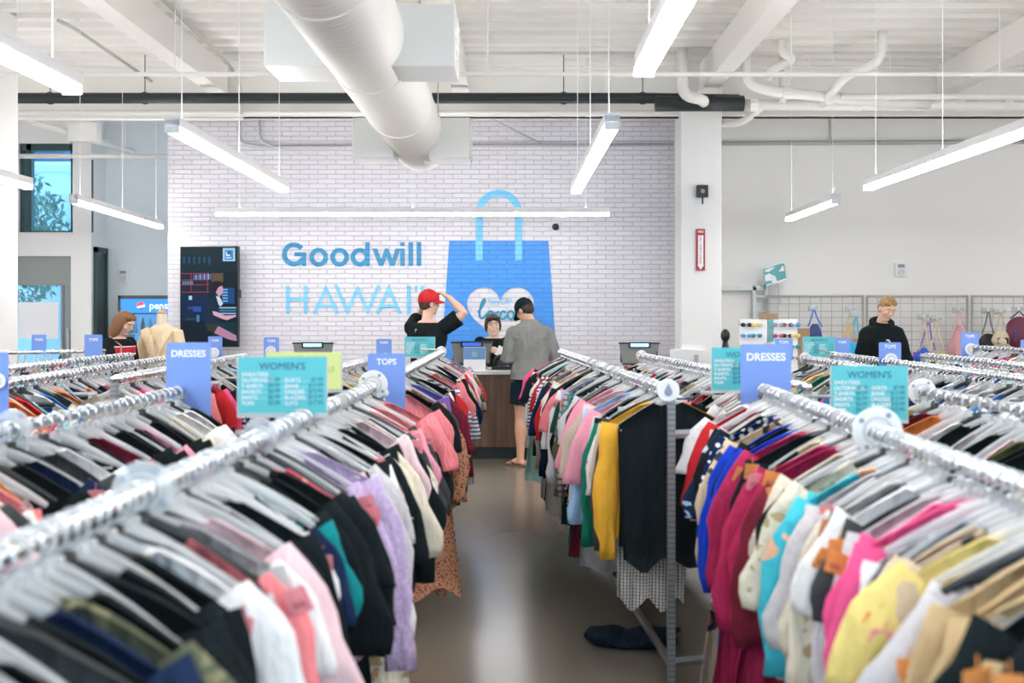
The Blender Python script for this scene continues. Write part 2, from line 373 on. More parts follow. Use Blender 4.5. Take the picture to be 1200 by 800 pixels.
pipe('white_elbow_pipe', [(2.06,14.1,CZ),(2.06,14.1,wz(112,14.1)),(2.33,14.1,wz(117,14.1)),(2.36,14.4,wz(117,14.1))], .07, WPIPE, 'short white elbow pipe dropping beside the beam over the pillar', bend=.22)
pipe('white_trap_pipe', [(3.16,13.6,CZ),(3.16,13.6,wz(62,13.6)),(3.33,13.6,wz(68,13.6)),(3.12,13.9,wz(82,13.9)),(3.1,14.0,wz(90,13.9))], .05, WPIPE, 'white pipe with an S bend hanging from the deck', bend=.12)
pipe('white_vent_pipe', [(4.25,13.2,CZ),(4.25,13.2,wz(70,13.2)),(3.9,13.5,wz(90,13.5)),(3.85,14.3,zw)], .055, WPIPE, 'white pipe slanting down from the deck to the drain', bend=.15)
pipe('white_riser_pipe', [(3.35,14.3,CZ),(3.35,14.3,zw)], .05, WPIPE, 'straight white riser rising from the drain pipe to the deck', n=10)
pipe('white_upper_pipe', [(4.0,14.0,wz(113,14)),(X1,14.0,wz(115,14))], .035, WPIPE, 'slim white pipe just above the thick drain pipe', hang=[(x,14,wz(113,14)) for x in (4.6,5.7)])
pipe('white_branch_pipe', [(3.1,14.35,zw-.03),(2.95,14.9,wz(145,14.9)),(2.3,15.9,wz(146,15.9))], .045, WPIPE, 'white branch pipe slanting from the drain to the pillar', bend=.2)
zz = wz(137, 15.85)
pipe('wall_conduit', [(X0+1,15.1,wz(132,15.1)),(2.2,15.1,wz(132,15.1))], .03, WPIPE, 'white conduit along the foot of the cross beam over bricks')
pipe('wall_conduit', [(-6.7,15.0,wz(139,15)),(-3.6,15.0,wz(139,15))], .025, WPIPE, 'short white conduit under the cross beam near the entrance')
pipe('grey_conduit', [(2.8,15.93,wz(168,15.93)),(7.2,15.93,wz(166,15.93))], .03, plain('old_grey', (.5,.5,.45), .5, .3), 'grey conduit running along plain wall beside the pillar')
pipe('grey_conduit', [(2.8,15.93,wz(134,15.93)),(X1-.5,15.93,wz(133,15.93))], .026, WPIPE, 'pale conduit high on the plain wall under the beam')
pipe('grey_conduit', [(-3.88,15.95,wz(135,16)),(-3.88,15.95,wz(168,16)),(-3.6,15.95,wz(173,16)),(2.2,15.95,wz(170,16))], .02, plain('pale_grey', (.55,.55,.54), .5, .2), 'pale grey conduit line along top of the brick wall', bend=.25)
pipe('grey_conduit', [(-3.6,15.94,wz(142,16)),(-3.6,15.94,wz(165,16)),(-3.4,15.94,wz(173,16))], .02, MATS['pale_grey'], 'short bent grey conduit dropping on the brick wall top', bend=.2)
pipe('grey_conduit', [(-.45,15.2,wz(134,15.2)),(.35,15.94,wz(169,16))], .014, MATS['pale_grey'], 'slanting grey conduit over the brick wall behind the duct')
pipe('grey_conduit', [(4.38,15.9,wz(132,15.9)),(4.38,15.9,wz(168,15.9))], .02, MATS['old_grey'], 'short upright grey conduit on the plain wall')
pipe('entrance_pipe', [(wx(20,16.6),16.6,wz(183,16.6)),(wx(197,16.6),16.6,wz(183,16.6))], .035, WPIPE, 'white pipe crossing in front of the entrance window', hang=[(wx(147,16.6),16.6,wz(183,16.6))])
pipe('deck_conduit', [(wx(10,11),12.2,4.72),(-4.9,12.6,4.74),(-4.75,14.8,4.6)], .02, MATS['old_grey'], 'grey conduit clipped to the deck by the entrance beam')
pipe('deck_conduit', [(-3.62,11.5,4.8),(-3.6,14.3,4.7),(-3.62,14.95,4.55),(-3.62,14.98,4.2)], .02, MATS['old_grey'], 'grey conduit following the beam beside the duct box')
b = MB(); b.tube([(wx(40,15.6),15.5,wz(143,15.6)),(wx(140,16.8),17.4,wz(178,17.4))], .05, 6); b.box((-6.3,16.0,wz(165,16)),(-5.9,16.2,wz(143,16))); tag(b.build('steel_brace', WPIPE), 'white slanting steel brace above the entrance window', 'brace')
# ------------------------------------------------------------------ round spiral duct with side boxes
dz, dx, dr = 3.68, -1.18, .335
duct = empty('air_duct', (dx, 14, 0)); tag(duct, 'big white round spiral duct under the ceiling with square outlet boxes', 'duct')
b = MB(); n = 36; ys = []; y = -14.0-3.0
prof = []
y = -18.0
while y < 0: prof += [(y, dr), (y+.075, dr), (y+.085, dr+.008), (y+.095, dr)]; y += .1
prof.append((0, dr))
vs = []; fs = []
for (yy, r) in prof:
    for k in range(n): vs.append((r*math.cos(2*PI*k/n), yy, dz+r*math.sin(2*PI*k/n)))
for i in range(len(prof)-1):
    for k in range(n): fs.append((i*n+k, i*n+(k+1)%n, (i+1)*n+(k+1)%n, (i+1)*n+k))
fs.append(tuple(range((len(prof)-1)*n, len(prof)*n))); b.add(vs, fs)
o = b.build('duct_tube', WPIPE, duct, True)
for i, yj in enumerate((-2.6, -4.9, -7.2)):
    b = MB(); b.ring((0, yj, dz), dr, dr+.014, -.02, .02, 36); b.build('joint_band', WPIPE, duct, True)
for (yb, h, off, ow) in ((-.95, .225, -.13, .66), (-5.15, .235, .0, .72)):
    for sx in (-1, 1):
        b = MB(); b.rbox((.2 if sx > 0 else -ow, yb-.3, dz-h+off), (ow if sx > 0 else -.2, yb+.3, dz+h+off), .01)
        o = bevel(b.build('outlet_box', plain('duct_box_paint', (.74,.75,.73), .5), duct), .012)
        b = MB()
        for k in range(5): b.box((sx*ow-.012, yb-.25, dz-h+off+.04+k*.085), (sx*ow+.012, yb+.25, dz-h+off+.06+k*.085))
        b.build('louvre', WPIPE, o)
for yj in (-1.8, -4.0, -6.5):
    for sx in (-1, 1): b = MB(); b.tube([(sx*.34, yj, dz), (sx*.34, yj, CZ)], .006, 5); b.build('hanger_rod', STEEL, duct)
# round motion sensor on the conduit
b = MB(); b.ell((0,0,0), (.1,.1,.05), 16, 8); b.tube([(0,0,.0),(0,0,.06)], .08, 16); o = b.build('ceiling_sensor', WPLAS, None, True, (wx(491,11.9), 11.9, wz(84,11.9))); tag(o, 'round white sensor hanging under the ceiling beside the duct', 'sensor')
b = MB(); b.tube([(0,0,.05),(0,0,.95)], .006, 6); b.build('stem', STEEL, o)
# ------------------------------------------------------------------ linear pendant lamps
def lamp(p0, p1, label, seg=1):
    P0, P1 = Vector(p0), Vector(p1); d = P1-P0; L = d.length
    o = empty('pendant_light', P0, math.atan2(d.y, d.x)); tag(o, label, 'lamp', 'linear pendant lamps')
    h, w = .09, .098
    b = MB(); b.box((0, -w/2, .042), (L, w/2, h)); b.box((0, -w/2, h), (L, -w/2+.004, h+.016)); b.box((0, w/2-.004, h), (L, w/2, h+.016))
    bevel(b.build('housing', plain('lamp_housing', (.86,.85,.85), .45), o), .003, 1)
    b = MB(); b.rbox((.003, -w/2+.003, .0), (L-.003, w/2-.003, .0425), .012, ax=0); b.build('diffuser', TUBEW, o)
    for xe in (0, L-.004): b = MB(); b.box((xe, -w/2-.001, -.005), (xe+.004, w/2+.001, h+.016)); b.build('end_cap', plain('lamp_cap', (.7,.7,.72), .4), o)
    b = MB(); b.box((.02, -w/2+.008, h-.001), (L-.02, w/2-.008, h+.002)); b.build('added_uplight', TUBEU, o)  # glowing strip added on top of the housing to brighten the ceiling
    for t in (.06, .5, .94):
        if t == .5 and L < 2.6: continue
        b = MB(); b.tube([(L*t, 0, h), (L*t, 0, CZ-P0.z)], .0035, 5); b.tube([(L*t, 0, h), (L*t, 0, h+.03)], .012, 8)
        b.build('cable', WPLAS, o)
    return o
LZ = 2.78
lamp((wx(85,5.75), 5.75, 2.70), (-2.25, 1.6, 2.70), 'big white pendant lamp nearest the camera above the pink-tag rail side')
lamp((-2.27, 7.5, LZ), (-2.3, 11.25, LZ), 'white pendant lamp slanting above the TV and the WOMEN\'S sign')
lamp((-2.3, 1.0, LZ), (-2.3, -3.0, LZ), 'white pendant lamp behind the camera over the pink-tag rail')
lamp((.62, 7.35, LZ), (.6, 11.4, LZ), 'white pendant lamp over the aisle, above the blue bag mural')
lamp((.64, 5.7, LZ), (.64, 1.9, LZ), 'white pendant lamp over the aisle entering at the top edge')
lamp((.64, 1.3, LZ), (.64, -3.0, LZ), 'white pendant lamp over the aisle behind the camera')
lamp((3.42, 7.2, LZ), (3.42, 11.05, LZ), 'long white pendant lamp high over the backpack wall side')
lamp((3.5, 12.45, LZ), (3.55, 14.8, LZ), 'short white pendant lamp before the plain wall by the pillar')
lamp((3.42, 6.6, LZ), (3.42, 2.6, LZ), 'white pendant lamp over the WOMEN\'S sign beside the hooded man')
lamp((3.42, 1.8, LZ), (3.42, -3.0, LZ), 'white pendant lamp behind the camera over the orange-tag rail')
lamp((-4.75, 12.2, LZ-.02), (-4.98, 15.9, LZ-.02), 'white pendant lamp ending at the brick wall edge by the entrance')
lamp((-4.7, 10.95, LZ), (-4.7, 7.0, LZ), 'white pendant lamp end poking in front of the pillar by the entrance')
lamp((-4.7, 6.2, LZ), (-4.7, 2.0, LZ), 'white pendant lamp beyond the frame on the entrance side')
lamp((6.4, 11.0, LZ), (6.4, 7.2, LZ), 'white pendant lamp beyond the frame above the backpacks')
lamp((6.4, 6.4, LZ), (6.4, 2.2, LZ), 'white pendant lamp beyond the frame over the bag side racks')
lamp((-7.5, 15.6, LZ), (-7.5, 12.0, LZ), 'unseen fill lamp added beyond the frame in front of the entrance door')  # this pair is added out of view to brighten the entrance walls
lamp((-7.5, 11.2, LZ), (-7.5, 7.4, LZ), 'unseen fill lamp added beyond the frame short of the entrance pillar')
lamp((9.3, 15.0, LZ), (9.3, 11.3, LZ), 'unseen fill lamp added beyond the frame near the bag wall end')  # unseen pair added as extra light for the plain wall
lamp((9.3, 10.4, LZ), (9.3, 6.6, LZ), 'unseen fill lamp added beyond the frame above the farthest bag racks')
lamp((wx(253,14.6), 14.6, wz(253,14.6)), (wx(714,14.6), 14.6, wz(253,14.6)), 'long white pendant lamp level in front of the brick wall')
# ------------------------------------------------------------------ things fixed on the pillar and walls
def text(body, size, mat, parent, loc, bold=0.0, align='CENTER', name='lettering', sx=1.0, M=UP):
    me = text_mesh(body, size, bold, align, .0004, sx); me.transform(M); return part(name, me, mat, parent, loc)
o = empty('alarm_camera', (wx(823,14.95), 14.95, wz(224,14.95))); tag(o, 'small black box camera on the white pillar', 'camera')
b = MB(); b.rbox((-.075,-.03,-.08), (.075,.05,.08), .012); bevel(b.build('body', BPLAS, o), .006)
b = MB(); b.tube([(-.0,-.02,-.08),(-.0,-.02,-.17)], .012); b.build('bracket', BPLAS, o)
b = MB(); b.ell((0,-.035,.0), (.03,.015,.03)); b.build('lens', plain('lens_grey', (.3,.32,.33), .2), o, True)
RED = plain('sign_red', (.42,.03,.035), .5)
o = empty('fire_sign', (wx(821,14.98), 14.98, wz(292.5,14.98))); tag(o, 'narrow red FIRE EXTINGUISHER arrow sign on the white pillar', 'sign')
b = MB(); b.rbox((-.058,-.006,-.275), (.058,.02,.275), .008); b.build('panel', RED, o)
b = MB(); b.prism([(-.035,.19),(.035,.19),(.035,-.2),(.045,-.2),(0,-.262),(-.045,-.2),(-.035,-.2)], -.009, -.006); b.build('arrow', PAPER, o)
text('FIRE', .042, PAPER, o, (0,-.0075,.235), .02)
me = text_mesh('\n'.join('EXTINGUISHER'), .036, .02, 'CENTER', .0004); me.transform(Matrix.Diagonal((1.1,.86,1,1))); me.transform(UP); part('lettering', me, RED, o, (0,-.0095,0))
b = MB(); b.rbox((-.3,-.1,-.15), (.16,.05,.17), .02); o = b.build('wall_box', WPLAS, None, False, (wx(812,15), 15, wz(424,15))); bevel(o, .01); tag(o, 'white electrical box low on the pillar', 'box')
b = MB(); b.box((-.0,-.108,-.06), (.055,-.098,.1)); b.build('switch_plate', STEEL, o)
def strobe(p, label):
    o = empty('fire_strobe', p); tag(o, label, 'alarm')
    b = MB(); b.rbox((-.075,-.03,-.1), (.075,.03,.1), .015); bevel(b.build('body', WPLAS, o), .006)
    b = MB(); b.rbox((-.045,-.05,.03), (.045,-.028,.075), .01); b.build('lens', plain('lens_grey', (.3,.32,.33), .2), o)
    b = MB()
    for k in range(4): b.ring((0,-.034,-.035), .012+k*.011, .016+k*.011, 0, .006, 18)
    b.build('grille', MATS['pale_grey'], o)
strobe((wx(1055,15.98), 15.98, wz(316,15.98)), 'white alarm strobe on plain wall above the gridwall')
strobe((wx(145,17.58), 17.58, wz(323,17.58)), 'white alarm strobe on grey wall above the drinks cooler')
o = empty('dome_camera', (wx(651,15.98), 15.98, wz(266,15.98))); tag(o, 'tiny dark dome camera on brick wall beside the bag handle', 'camera')
b = MB(); b.ell((0,-.02,0), (.05,.05,.05)); b.build('dome', BPLAS, o, True); b = MB(); b.tube([(0,-.01,0),(0,.02,0)], .062, 16); b.build('mount', WPLAS, o, True)
# ------------------------------------------------------------------ painted wall graphics
BLUE = brick_mat('mural_blue', (.06,.30,.80), (.05,.26,.7)); LBLUE = brick_mat('mural_light_blue', (.2,.62,.93), (.17,.55,.83))
DBLUE = brick_mat('letter_blue', (.035,.27,.5), (.03,.22,.42)); TEALP = brick_mat('letter_teal', (.02,.3,.48), (.02,.25,.4))
WD = 15.99
def wp(px, py): return (wx(px, WD), wz(py, WD))
K = WD/F
g = empty('wall_lettering', (wx(412,WD), WD, wz(298,WD))); tag(g, 'dark blue painted shop name on the white brick wall', 'lettering')
LK = [0]
def letters(mat, polys, parent, origin):
    for spl in polys:
        me = curve_mesh([[(x, z) for x, z in s] for s in spl], .002); me.transform(UP)
        o = part('letter', me, mat, parent); LK[0] = (LK[0]+1)%5; o.location = (-origin[0], -.004-.0011*LK[0], -origin[2])
def px(pts): return [wp(*p) for p in pts]
def circ(cx, cy, r0, r1): return [px(arc(cx, cy, r0, 0, 360, 40)[:-1]), px(arc(cx, cy, r1, 0, 360, 40)[:-1])]
T = 5.6
G = [px(stroke(arc(344.5, 298, 11.4, -42, -360, 40)+[(355.9,299)], T))]
def vb(x, y0, y1, w=T): return [px([(x-w/2,y0),(x+w/2,y0),(x+w/2,y1),(x-w/2,y1)])]
gl = [[px(stroke(arc(344.5,298,11.2,-38,-332,40), T))], [px([(345,295.5),(358.8,295.5),(358.8,311.5),(353.6,311.5),(353.6,300.2),(345,300.2)])],
      circ(373.5,301.3,10.9,5.6), circ(398,301.3,10.9,5.6), circ(421.8,301.3,10.9,5.6), vb(430.7,283.8,311.6,5.2)]
wpt = [(439.5,291.2),(446.6,310.6),(453.2,292.5),(459.8,310.6),(466.2,291.2)]
gl.append([px([(436.3,291.2),(442.2,291.2),(446.8,303.8),(451,291.2),(455.4,291.2),(459.6,303.8),(463.6,291.2),(469.2,291.2),(462.4,311.4),(457.2,311.4),(453.2,300.2),(449.2,311.4),(444,311.4)])])
gl += [vb(471.7,291.2,311.4,5.4), vb(471.7,283.6,288.2,5.4), vb(481.4,283.6,311.4,5.4), vb(491,283.6,311.4,5.4)]
letters(DBLUE, gl, g, g.location)
g = empty('wall_lettering', (wx(412,WD), WD, wz(350,WD))); tag(g, 'pale blue thin HAWAI\'I lettering on the white brick wall', 'lettering')
t = 3.9
def Alet(x): return [px(stroke([(x-13.5,367.5),(x,337.5),(x+13.5,367.5)], t))]
hl = [vb(337.4,334.5,367.5,4.2), vb(358.2,334.5,367.5,4.2), [px([(337,348.5),(358,348.5),(358,352.3),(337,352.3)])],
      Alet(382), [px([(374,356.6),(390,356.6),(390,360),(374,360)])],
      [px(stroke([(393.6,334),(407.2,364.5),(419,338),(431,364.5),(444.2,334)], t))],
      Alet(455.6), [px([(447.6,356.6),(463.6,356.6),(463.6,360),(447.6,360)])],
      vb(479,334.5,367.5,4.4), [px([(486.2,334.5),(489.4,334.5),(488.4,341.5),(486.2,341.5)])], vb(495.2,334.5,367.5,4.4)]
letters(LBLUE, hl, g, g.location)
# shopping-bag mural: a heart is left unpainted in it
g = empty('bag_mural', (wx(585,WD), WD, wz(360,WD))); tag(g, 'blue painted shopping bag with a heart on the white brick wall', 'mural')
def heart(cx, cy, s):
    out = []
    for k in range(60):
        a = 2*PI*k/60; x = 16*math.sin(a)**3; y = 13*math.cos(a)-5*math.cos(2*a)-2*math.cos(3*a)-math.cos(4*a)
        out.append((cx+x*s, cy-y*s))
    return out
hp = [(cx, cy) for cx, cy in heart(586.5, 365.5, 2.45)]
letters_ = lambda mat, spl, nm, dy: None
def decal(nm, mat, spl, dy):
    me = curve_mesh([px(s) for s in spl], .0015); me.transform(UP); o = part(nm, me, mat, g); o.location = (-g.location[0], dy, -g.location[2]); return o
decal('bag_front', BLUE, [[(526.5,282),(642.5,282),(656,470),(514,470)], hp], -.003)
decal('handle', LBLUE, [[(557.4,305),(557.4,250)]+arc(584.7,249.5,27.2,180,360,30)+[(611.9,250),(611.9,305),(603.6,305),(603.6,250)]+arc(584.7,249.5,19,360,180,30)+[(565.7,250),(565.7,305)]], -.007)
scr = [(560,366),(564.5,360),(568,353.5),(568.6,350.5),(566.6,350.6),(563.8,357),(561.8,366),(562.2,371.5),(564.5,373.4),(567.5,371.5),(570.5,367.5)]
for pts, w_ in ((scr, 1.25), (arc(575,369,3.8,0,360,16,4.6)+[(579.5,367),(582.5,366.5),(585,364.5)], 1.2), ([(592.5,366.2),(590.5,364.2),(587.6,365.4),(585.8,369),(586.2,372.4),(588.6,373.9),(591.5,372.5),(594.5,369.5)], 1.25),
                (arc(598.6,369,3.6,-20,340,16,4.8)+[(602.4,365),(601.6,371),(603.2,373.6),(606,371)], 1.2), ([(606,370.5),(610.2,361),(612.4,352.5),(611.4,350.6),(609.6,353),(608,362),(607.8,370),(609.4,373.6),(612.5,372)], 1.25)):
    b = MB(); b.tube([(wx(x,WD)-g.location[0], -.0065, wz(y,WD)-g.location[2]) for x, y in smooth_path([(x,y,0) for x,y in pts], 1.5, 3) for x, y in [(x[0], x[1])]] if False else [(wx(q[0],WD)-g.location[0], -.0065, wz(q[1],WD)-g.location[2]) for q in smooth_path([(x,y,0) for x,y in pts], 1.5, 3)], (.002, w_*K), 8, ref=(0,1,0), rnd=.6)
    b.build('script_lettering', TEALP, g)
o_ = None
me = text_mesh('SHOP', .125, .0, 'CENTER', .0012, 1.0); me.transform(UP); part('lettering', me, LBLUE, g, (wx(586.5,WD)-g.location[0], -.006, wz(353.5,WD)-g.location[2]))
# ------------------------------------------------------------------ people
def skin(name, c):
    return plain(name, c, .55, 0, .4)
SKIN_A = skin('skin_tan', (.62,.36,.24)); SKIN_B = skin('skin_fair', (.74,.46,.34)); SKIN_C = skin('skin_light', (.76,.52,.38))
V = Vector
def lerp(a, b, t): return a+(b-a)*t
def limb(mb, a, m, c, ra, rm, rc, bulge=1.0, n=12):
    a, m, c = V(a), V(m), V(c)
    pts = [a, lerp(a,m,.35), lerp(a,m,.75), m, lerp(m,c,.3), lerp(m,c,.7), c]
    rr = [ra, ra*1.02*bulge, lerp(ra,rm,.75), rm, max(rm*1.04, lerp(rm,rc,.2)*bulge), lerp(rm,rc,.75), rc]
    mb.tube(pts, rr, n, rnd=.7)
def hand(mb, w, d, nrm, side, curl=.5, s=1.0, spread=.12):
    """w wrist, d direction of the palm, nrm palm normal (fingers bend towards it), side +1/-1 where the thumb leaves"""
    w, d, nrm = V(w), V(d).normalized(), V(nrm); nrm = (nrm-d*nrm.dot(d)).normalized(); sd = d.cross(nrm)*side
    mb.tube([w-d*.01, w+d*.03*s, w+d*.075*s, w+d*.095*s], [(.026*s,.02*s), (.036*s,.018*s), (.041*s,.015*s), (.038*s,.012*s)], 10, ref=tuple(sd), rnd=.4)
    for k, (o, L) in enumerate(((.030,.068),(.010,.078),(-.010,.072),(-.029,.056))):
        p = w+d*.088*s+sd*o*s; q = d+sd*(o*spread*30*.12); q.normalize(); pts = [p-q*.02]; r = [.0098*s]
        pts.append(p); r.append(.0096*s); an = 0
        for seg, f in ((.45,.5),(.32,.9),(.25,.7)):
            an += curl*f; dir2 = q*math.cos(an)+nrm*math.sin(an); p = p+dir2*L*seg*s; pts.append(p); r.append((.0094-.0012*seg)*s)
        mb.tube(pts, r, 8, rnd=.6)
    p = w+d*.022*s+sd*.026*s; dt = (d*.7+sd*.75+nrm*.25).normalized(); e = p+dt*.042*s; d2 = (d*.95+sd*.25+nrm*(.2+curl*.5)).normalized()
    mb.tube([p-dt*.02, p, e, e+d2*.03*s], [.013*s,.0125*s,.011*s,.0085*s], 8, rnd=.6)
class Fig:
    def __init__(s, name, loc, rz, k, label, cat='person'):
        s.root = empty(name, loc, rz); s.root.scale = (k,)*3; tag(s.root, label, cat)
        s.head = (0,0,0); s.arms = []; s.legs = None; s.w = 1.0; s.jaw = 1.0; s.lean = 0.0; s.hsc = 1.0; s.nd = 0.0
    def hm(s):
        yaw, pitch, roll = s.head
        return Matrix.Translation((0, s.lean*.5, 1.5)) @ Matrix.Rotation(yaw, 4, 'Z') @ Matrix.Rotation(-pitch, 4, 'X') @ Matrix.Rotation(roll, 4, 'Y') @ Matrix.Scale(s.hsc, 4) @ Matrix.Translation((0,0,-1.5-s.nd))
    def torso_pts(s, g=0.0, z0=.86, z1=1.47):
        prof = [(.84,.14,.10),(.90,.165,.118),(.97,.168,.12),(1.08,.147,.105),(1.2,.158,.114),(1.31,.178,.122),(1.385,.180,.108),(1.425,.155,.092),(1.452,.105,.075),(1.478,.066,.06),(1.505,.057,.055)]
        pts = []; rr = []
        for z, a, b in prof:
            if z0-.001 <= z <= z1+.001:
                ln = s.lean*max(0, (z-.9)/.6)**1.3*.5; pts.append((0, -.008+ln, z)); rr.append((a*s.w+g, b*s.w+g))
        return pts, rr
    def body(s, mat, voxel=.006, sm=2):
        mb = MB(); p, r = s.torso_pts(); mb.tube(p, r, 20, rnd=.4)
        mb.tube([(0,s.lean*.5-.012,1.42),(0,s.lean*.5-.005,1.5)], [.062,.056], 14)
        M = s.hm(); h = MB()
        h.tube([(0,-.004,1.48),(0,.006,1.57)], [.056,.058], 14)
        h.ell((0,.002,1.668), (.077,.097,.098), 20, 14); h.ell((0,.024,1.60), (.062*s.jaw,.07,.085), 18, 12); h.ell((0,.06,1.552), (.034*s.jaw,.034,.026), 12, 8)
        h.tube([(0,.088,1.672),(0,.1,1.648),(0,.113,1.628),(0,.1,1.617)], [.011,.013,.017,.012], 10, rnd=.5)
        h.tube([(-.045,.083,1.682),(0,.094,1.684),(.045,.083,1.682)], .011, 8, rnd=.5)
        for x in (-1, 1):
            h.ell((x*.077,-.006,1.632), (.011,.022,.032), 10, 8); h.ell((x*.042,.068,1.622), (.026,.024,.026), 10, 8)
        h.tube([(-.022,.088,1.588),(0,.096,1.589),(.022,.088,1.588)], .009, 8, rnd=.5)
        mb.add(h.v, h.f, 0, M)
        for a in s.arms:
            limb(mb, a['s'], a['e'], a['w'], .054*s.w, .042*s.w, .029*s.w, 1.05)
            hand(mb, a['w'], a['d'], a['n'], a['side'], a.get('curl', .5), a.get('hs', 1.0))
        for L in s.legs:
            limb(mb, L['h'], L['k'], L['a'], .083*s.w, .056*s.w, .038, 1.1, 14)
            kp = lerp(V(L['k']), V(L['a']), .3); mb.ell(tuple(kp+V((0,-.018,0))), (.05,.052,.10), 14, 10)
            A = V(L['a']); f = V(L['f']).normalized(); hl = A-f*.055; hl.z = .03; t = A+f*.17; t.z = .018; md = A+f*.07; md.z = .045
            mb.tube([hl, A+V((0,0,-.04))-f*.01, md, A+f*.13+V((0,0,.022-A.z)), t], [(.032,.03),(.038,.036),(.042,.034),(.046,.022),(.038,.015)], 12, ref=(f.y,-f.x,0), rnd=.5)
            mb.tube([A+V((0,0,.03)), A+V((0,0,-.05))], [.04,.042], 12)
            sd = V((f.y,-f.x,0))
            for k in range(5):
                q = t-f*.015+sd*(-.032+.016*k); mb.ell(tuple(q+f*(.018-.006*abs(k-1.5))), (.011,.02,.011), 8, 6)
        s.b = part('body', bake(mb, voxel, sm), mat, s.root); return s.b
    def face(s, brow=(.1,.06,.04), lips=(.5,.2,.18)):
        M = s.hm(); e = MB(); w_ = MB(); b = MB(); l = MB()
        for x in (-1, 1):
            w_.ell((x*.032,.087,1.655), (.0115,.007,.0048), 12, 8); e.ell((x*.032,.0925,1.655), (.0062,.004,.0052), 10, 6)
            b.tube([(x*.016,.102,1.681),(x*.034,.099,1.686),(x*.052,.086,1.68)], .0042, 6)
        l.tube([(-.022,.0965,1.588),(0,.1045,1.59),(.022,.0965,1.588)], [.004,.0065,.004], 8, rnd=.5)
        for mb, nm, m in ((w_,'eye',plain('eye_white',(.8,.78,.75),.3)), (e,'pupil',plain('pupil_dark',(.02,.015,.012),.3)), (b,'eyebrow',plain('brow_%.2f'%brow[0],brow,.8)), (l,'lips',plain('lips_%.2f'%lips[0],lips,.5))):
            mb.v = [tuple(M @ V(p)) for p in mb.v]; mb.build(nm, m, s.root, True)
    def top(s, mat, z0, sleeve, g=.018, nm='shirt', gs=.016, collar=1.47, voxel=.008, wave=.0, flare=.0):
        mb = MB(); p, r = s.torso_pts(g, .84, collar)
        zz = [(q, rr) for q, rr in zip(p, r) if q[2] >= z0]; a0 = zz[0][1]
        zz = [((0, zz[0][0][1], z0), (a0[0]+flare, a0[1]+flare))]+zz
        P = [q for q, _ in zz]; R = [q for _, q in zz]
        mb.tube(P, R, 24)
        for a in s.arms:
            S, E, W = V(a['s']), V(a['e']), V(a['w'])
            if sleeve == 'long':
                pts = [S, lerp(S,E,.35), lerp(S,E,.75), E, lerp(E,W,.3), lerp(E,W,.7), lerp(E,W,.97)]
                rr = [.055+gs,.058+gs,.053+gs,.050+gs,.05+gs,.042+gs,.033+gs*.5]
            else:
                pts = [S, lerp(S,E,.35), lerp(S,E,.72)]; rr = [.056+gs,.061+gs,.066+gs]
            mb.tube(pts, [q*s.w for q in rr], 14)
            mb.ell(tuple(S), ((.054+gs)*s.w,)*3, 12, 8)
        # soft folds
        rnd = random.Random(3)
        mb.v = [(x+.006*math.sin(z*37+y*30+1.3)*(1 if z < 1.42 else .2)+wave*math.sin(z*24+1), y+.007*math.sin(z*31+x*26)*(1 if z < 1.42 else .2), z) for x, y, z in mb.v]
        return part(nm, bake(mb, voxel, 2), mat, s.root)
    def bottom(s, mat, zend, g=.02, nm='shorts', waist=1.0, voxel=.009):
        mb = MB(); p, r = s.torso_pts(g*.45, .84, waist); mb.tube(p, r, 22)
        for L in s.legs:
            h, k, a = V(L['h']), V(L['k']), V(L['a'])
            if zend > k.z:
                t = (h.z-zend)/(h.z-k.z); pts = [h, lerp(h,k,t*.5), lerp(h,k,t)]; rr = [.088+g, .09+g, .088+g*1.3]
            else:
                t = (k.z-zend)/(k.z-a.z); pts = [h, lerp(h,k,.5), k, lerp(k,a,t*.5), lerp(k,a,t)]; rr = [.088+g,.078+g,.064+g,.062+g,.058+g]
            mb.tube(pts, rr, 16)
        mb.v = [(x+.005*math.sin(z*30+y*40), y+.006*math.sin(z*26+x*35), z) for x, y, z in mb.v]
        return part(nm, bake(mb, voxel, 2), mat, s.root)
    def hair(s, mat, parts, voxel=.007, nm='hair', sm=1):
        mb = MB()
        for c, r in parts: mb.ell(c, r, 16, 12)
        me = bake(mb, voxel, sm); me.transform(s.hm()); return part(nm, me, mat, s.root)
    def cap(s, mat, back=False, yaw=0.0, logo=None, tilt=0.0):
        M = s.hm() @ Matrix.Translation((0,.0,1.67)) @ Matrix.Rotation(yaw, 4, 'Z') @ Matrix.Rotation(tilt, 4, 'X')
        mb = MB(); n = 28; rows = 9; vs = []; fs = []
        for j in range(rows+1):
            th = PI/2*j/rows*1.06
            for k in range(n):
                a = 2*PI*k/n; q = math.sin(min(th, PI/2)); z = math.cos(th)*.105
                vs.append((math.cos(a)*.09*q, math.sin(a)*.112*q, z+.012-(.02 if th > PI/2 else 0)))
        for j in range(rows):
            for k in range(n): fs.append((j*n+k, (j+1)*n+k, (j+1)*n+(k+1)%n, j*n+(k+1)%n))
        mb.add(vs, fs); me = mb.mesh('cap', True); me.transform(M); o = part('cap', me, mat, s.root)
        sl = o.modifiers.new('t', 'SOLIDIFY'); sl.thickness = .004
        b = MB(); pts = []; 
        for k in range(15):
            a = math.radians(10+160*k/14); pts.append((math.cos(a)*.088, math.sin(a)*.09+.02))
        out = [(math.cos(math.radians(8+164*k/14))*.09, math.sin(math.radians(8+164*k/14))*.175+.01) for k in range(15)]
        vs = [(x, y, .0) for x, y in pts]+[(x, y, -.022+ -.9*x*x*1.6) for x, y in out]
        fs = [(k, k+1, 16+k, 15+k) for k in range(14)]
        b.add(vs, fs); me = b.mesh('brim', True); me.transform(M); br = part('brim', me, mat, o); sl = br.modifiers.new('t', 'SOLIDIFY'); sl.thickness = .004
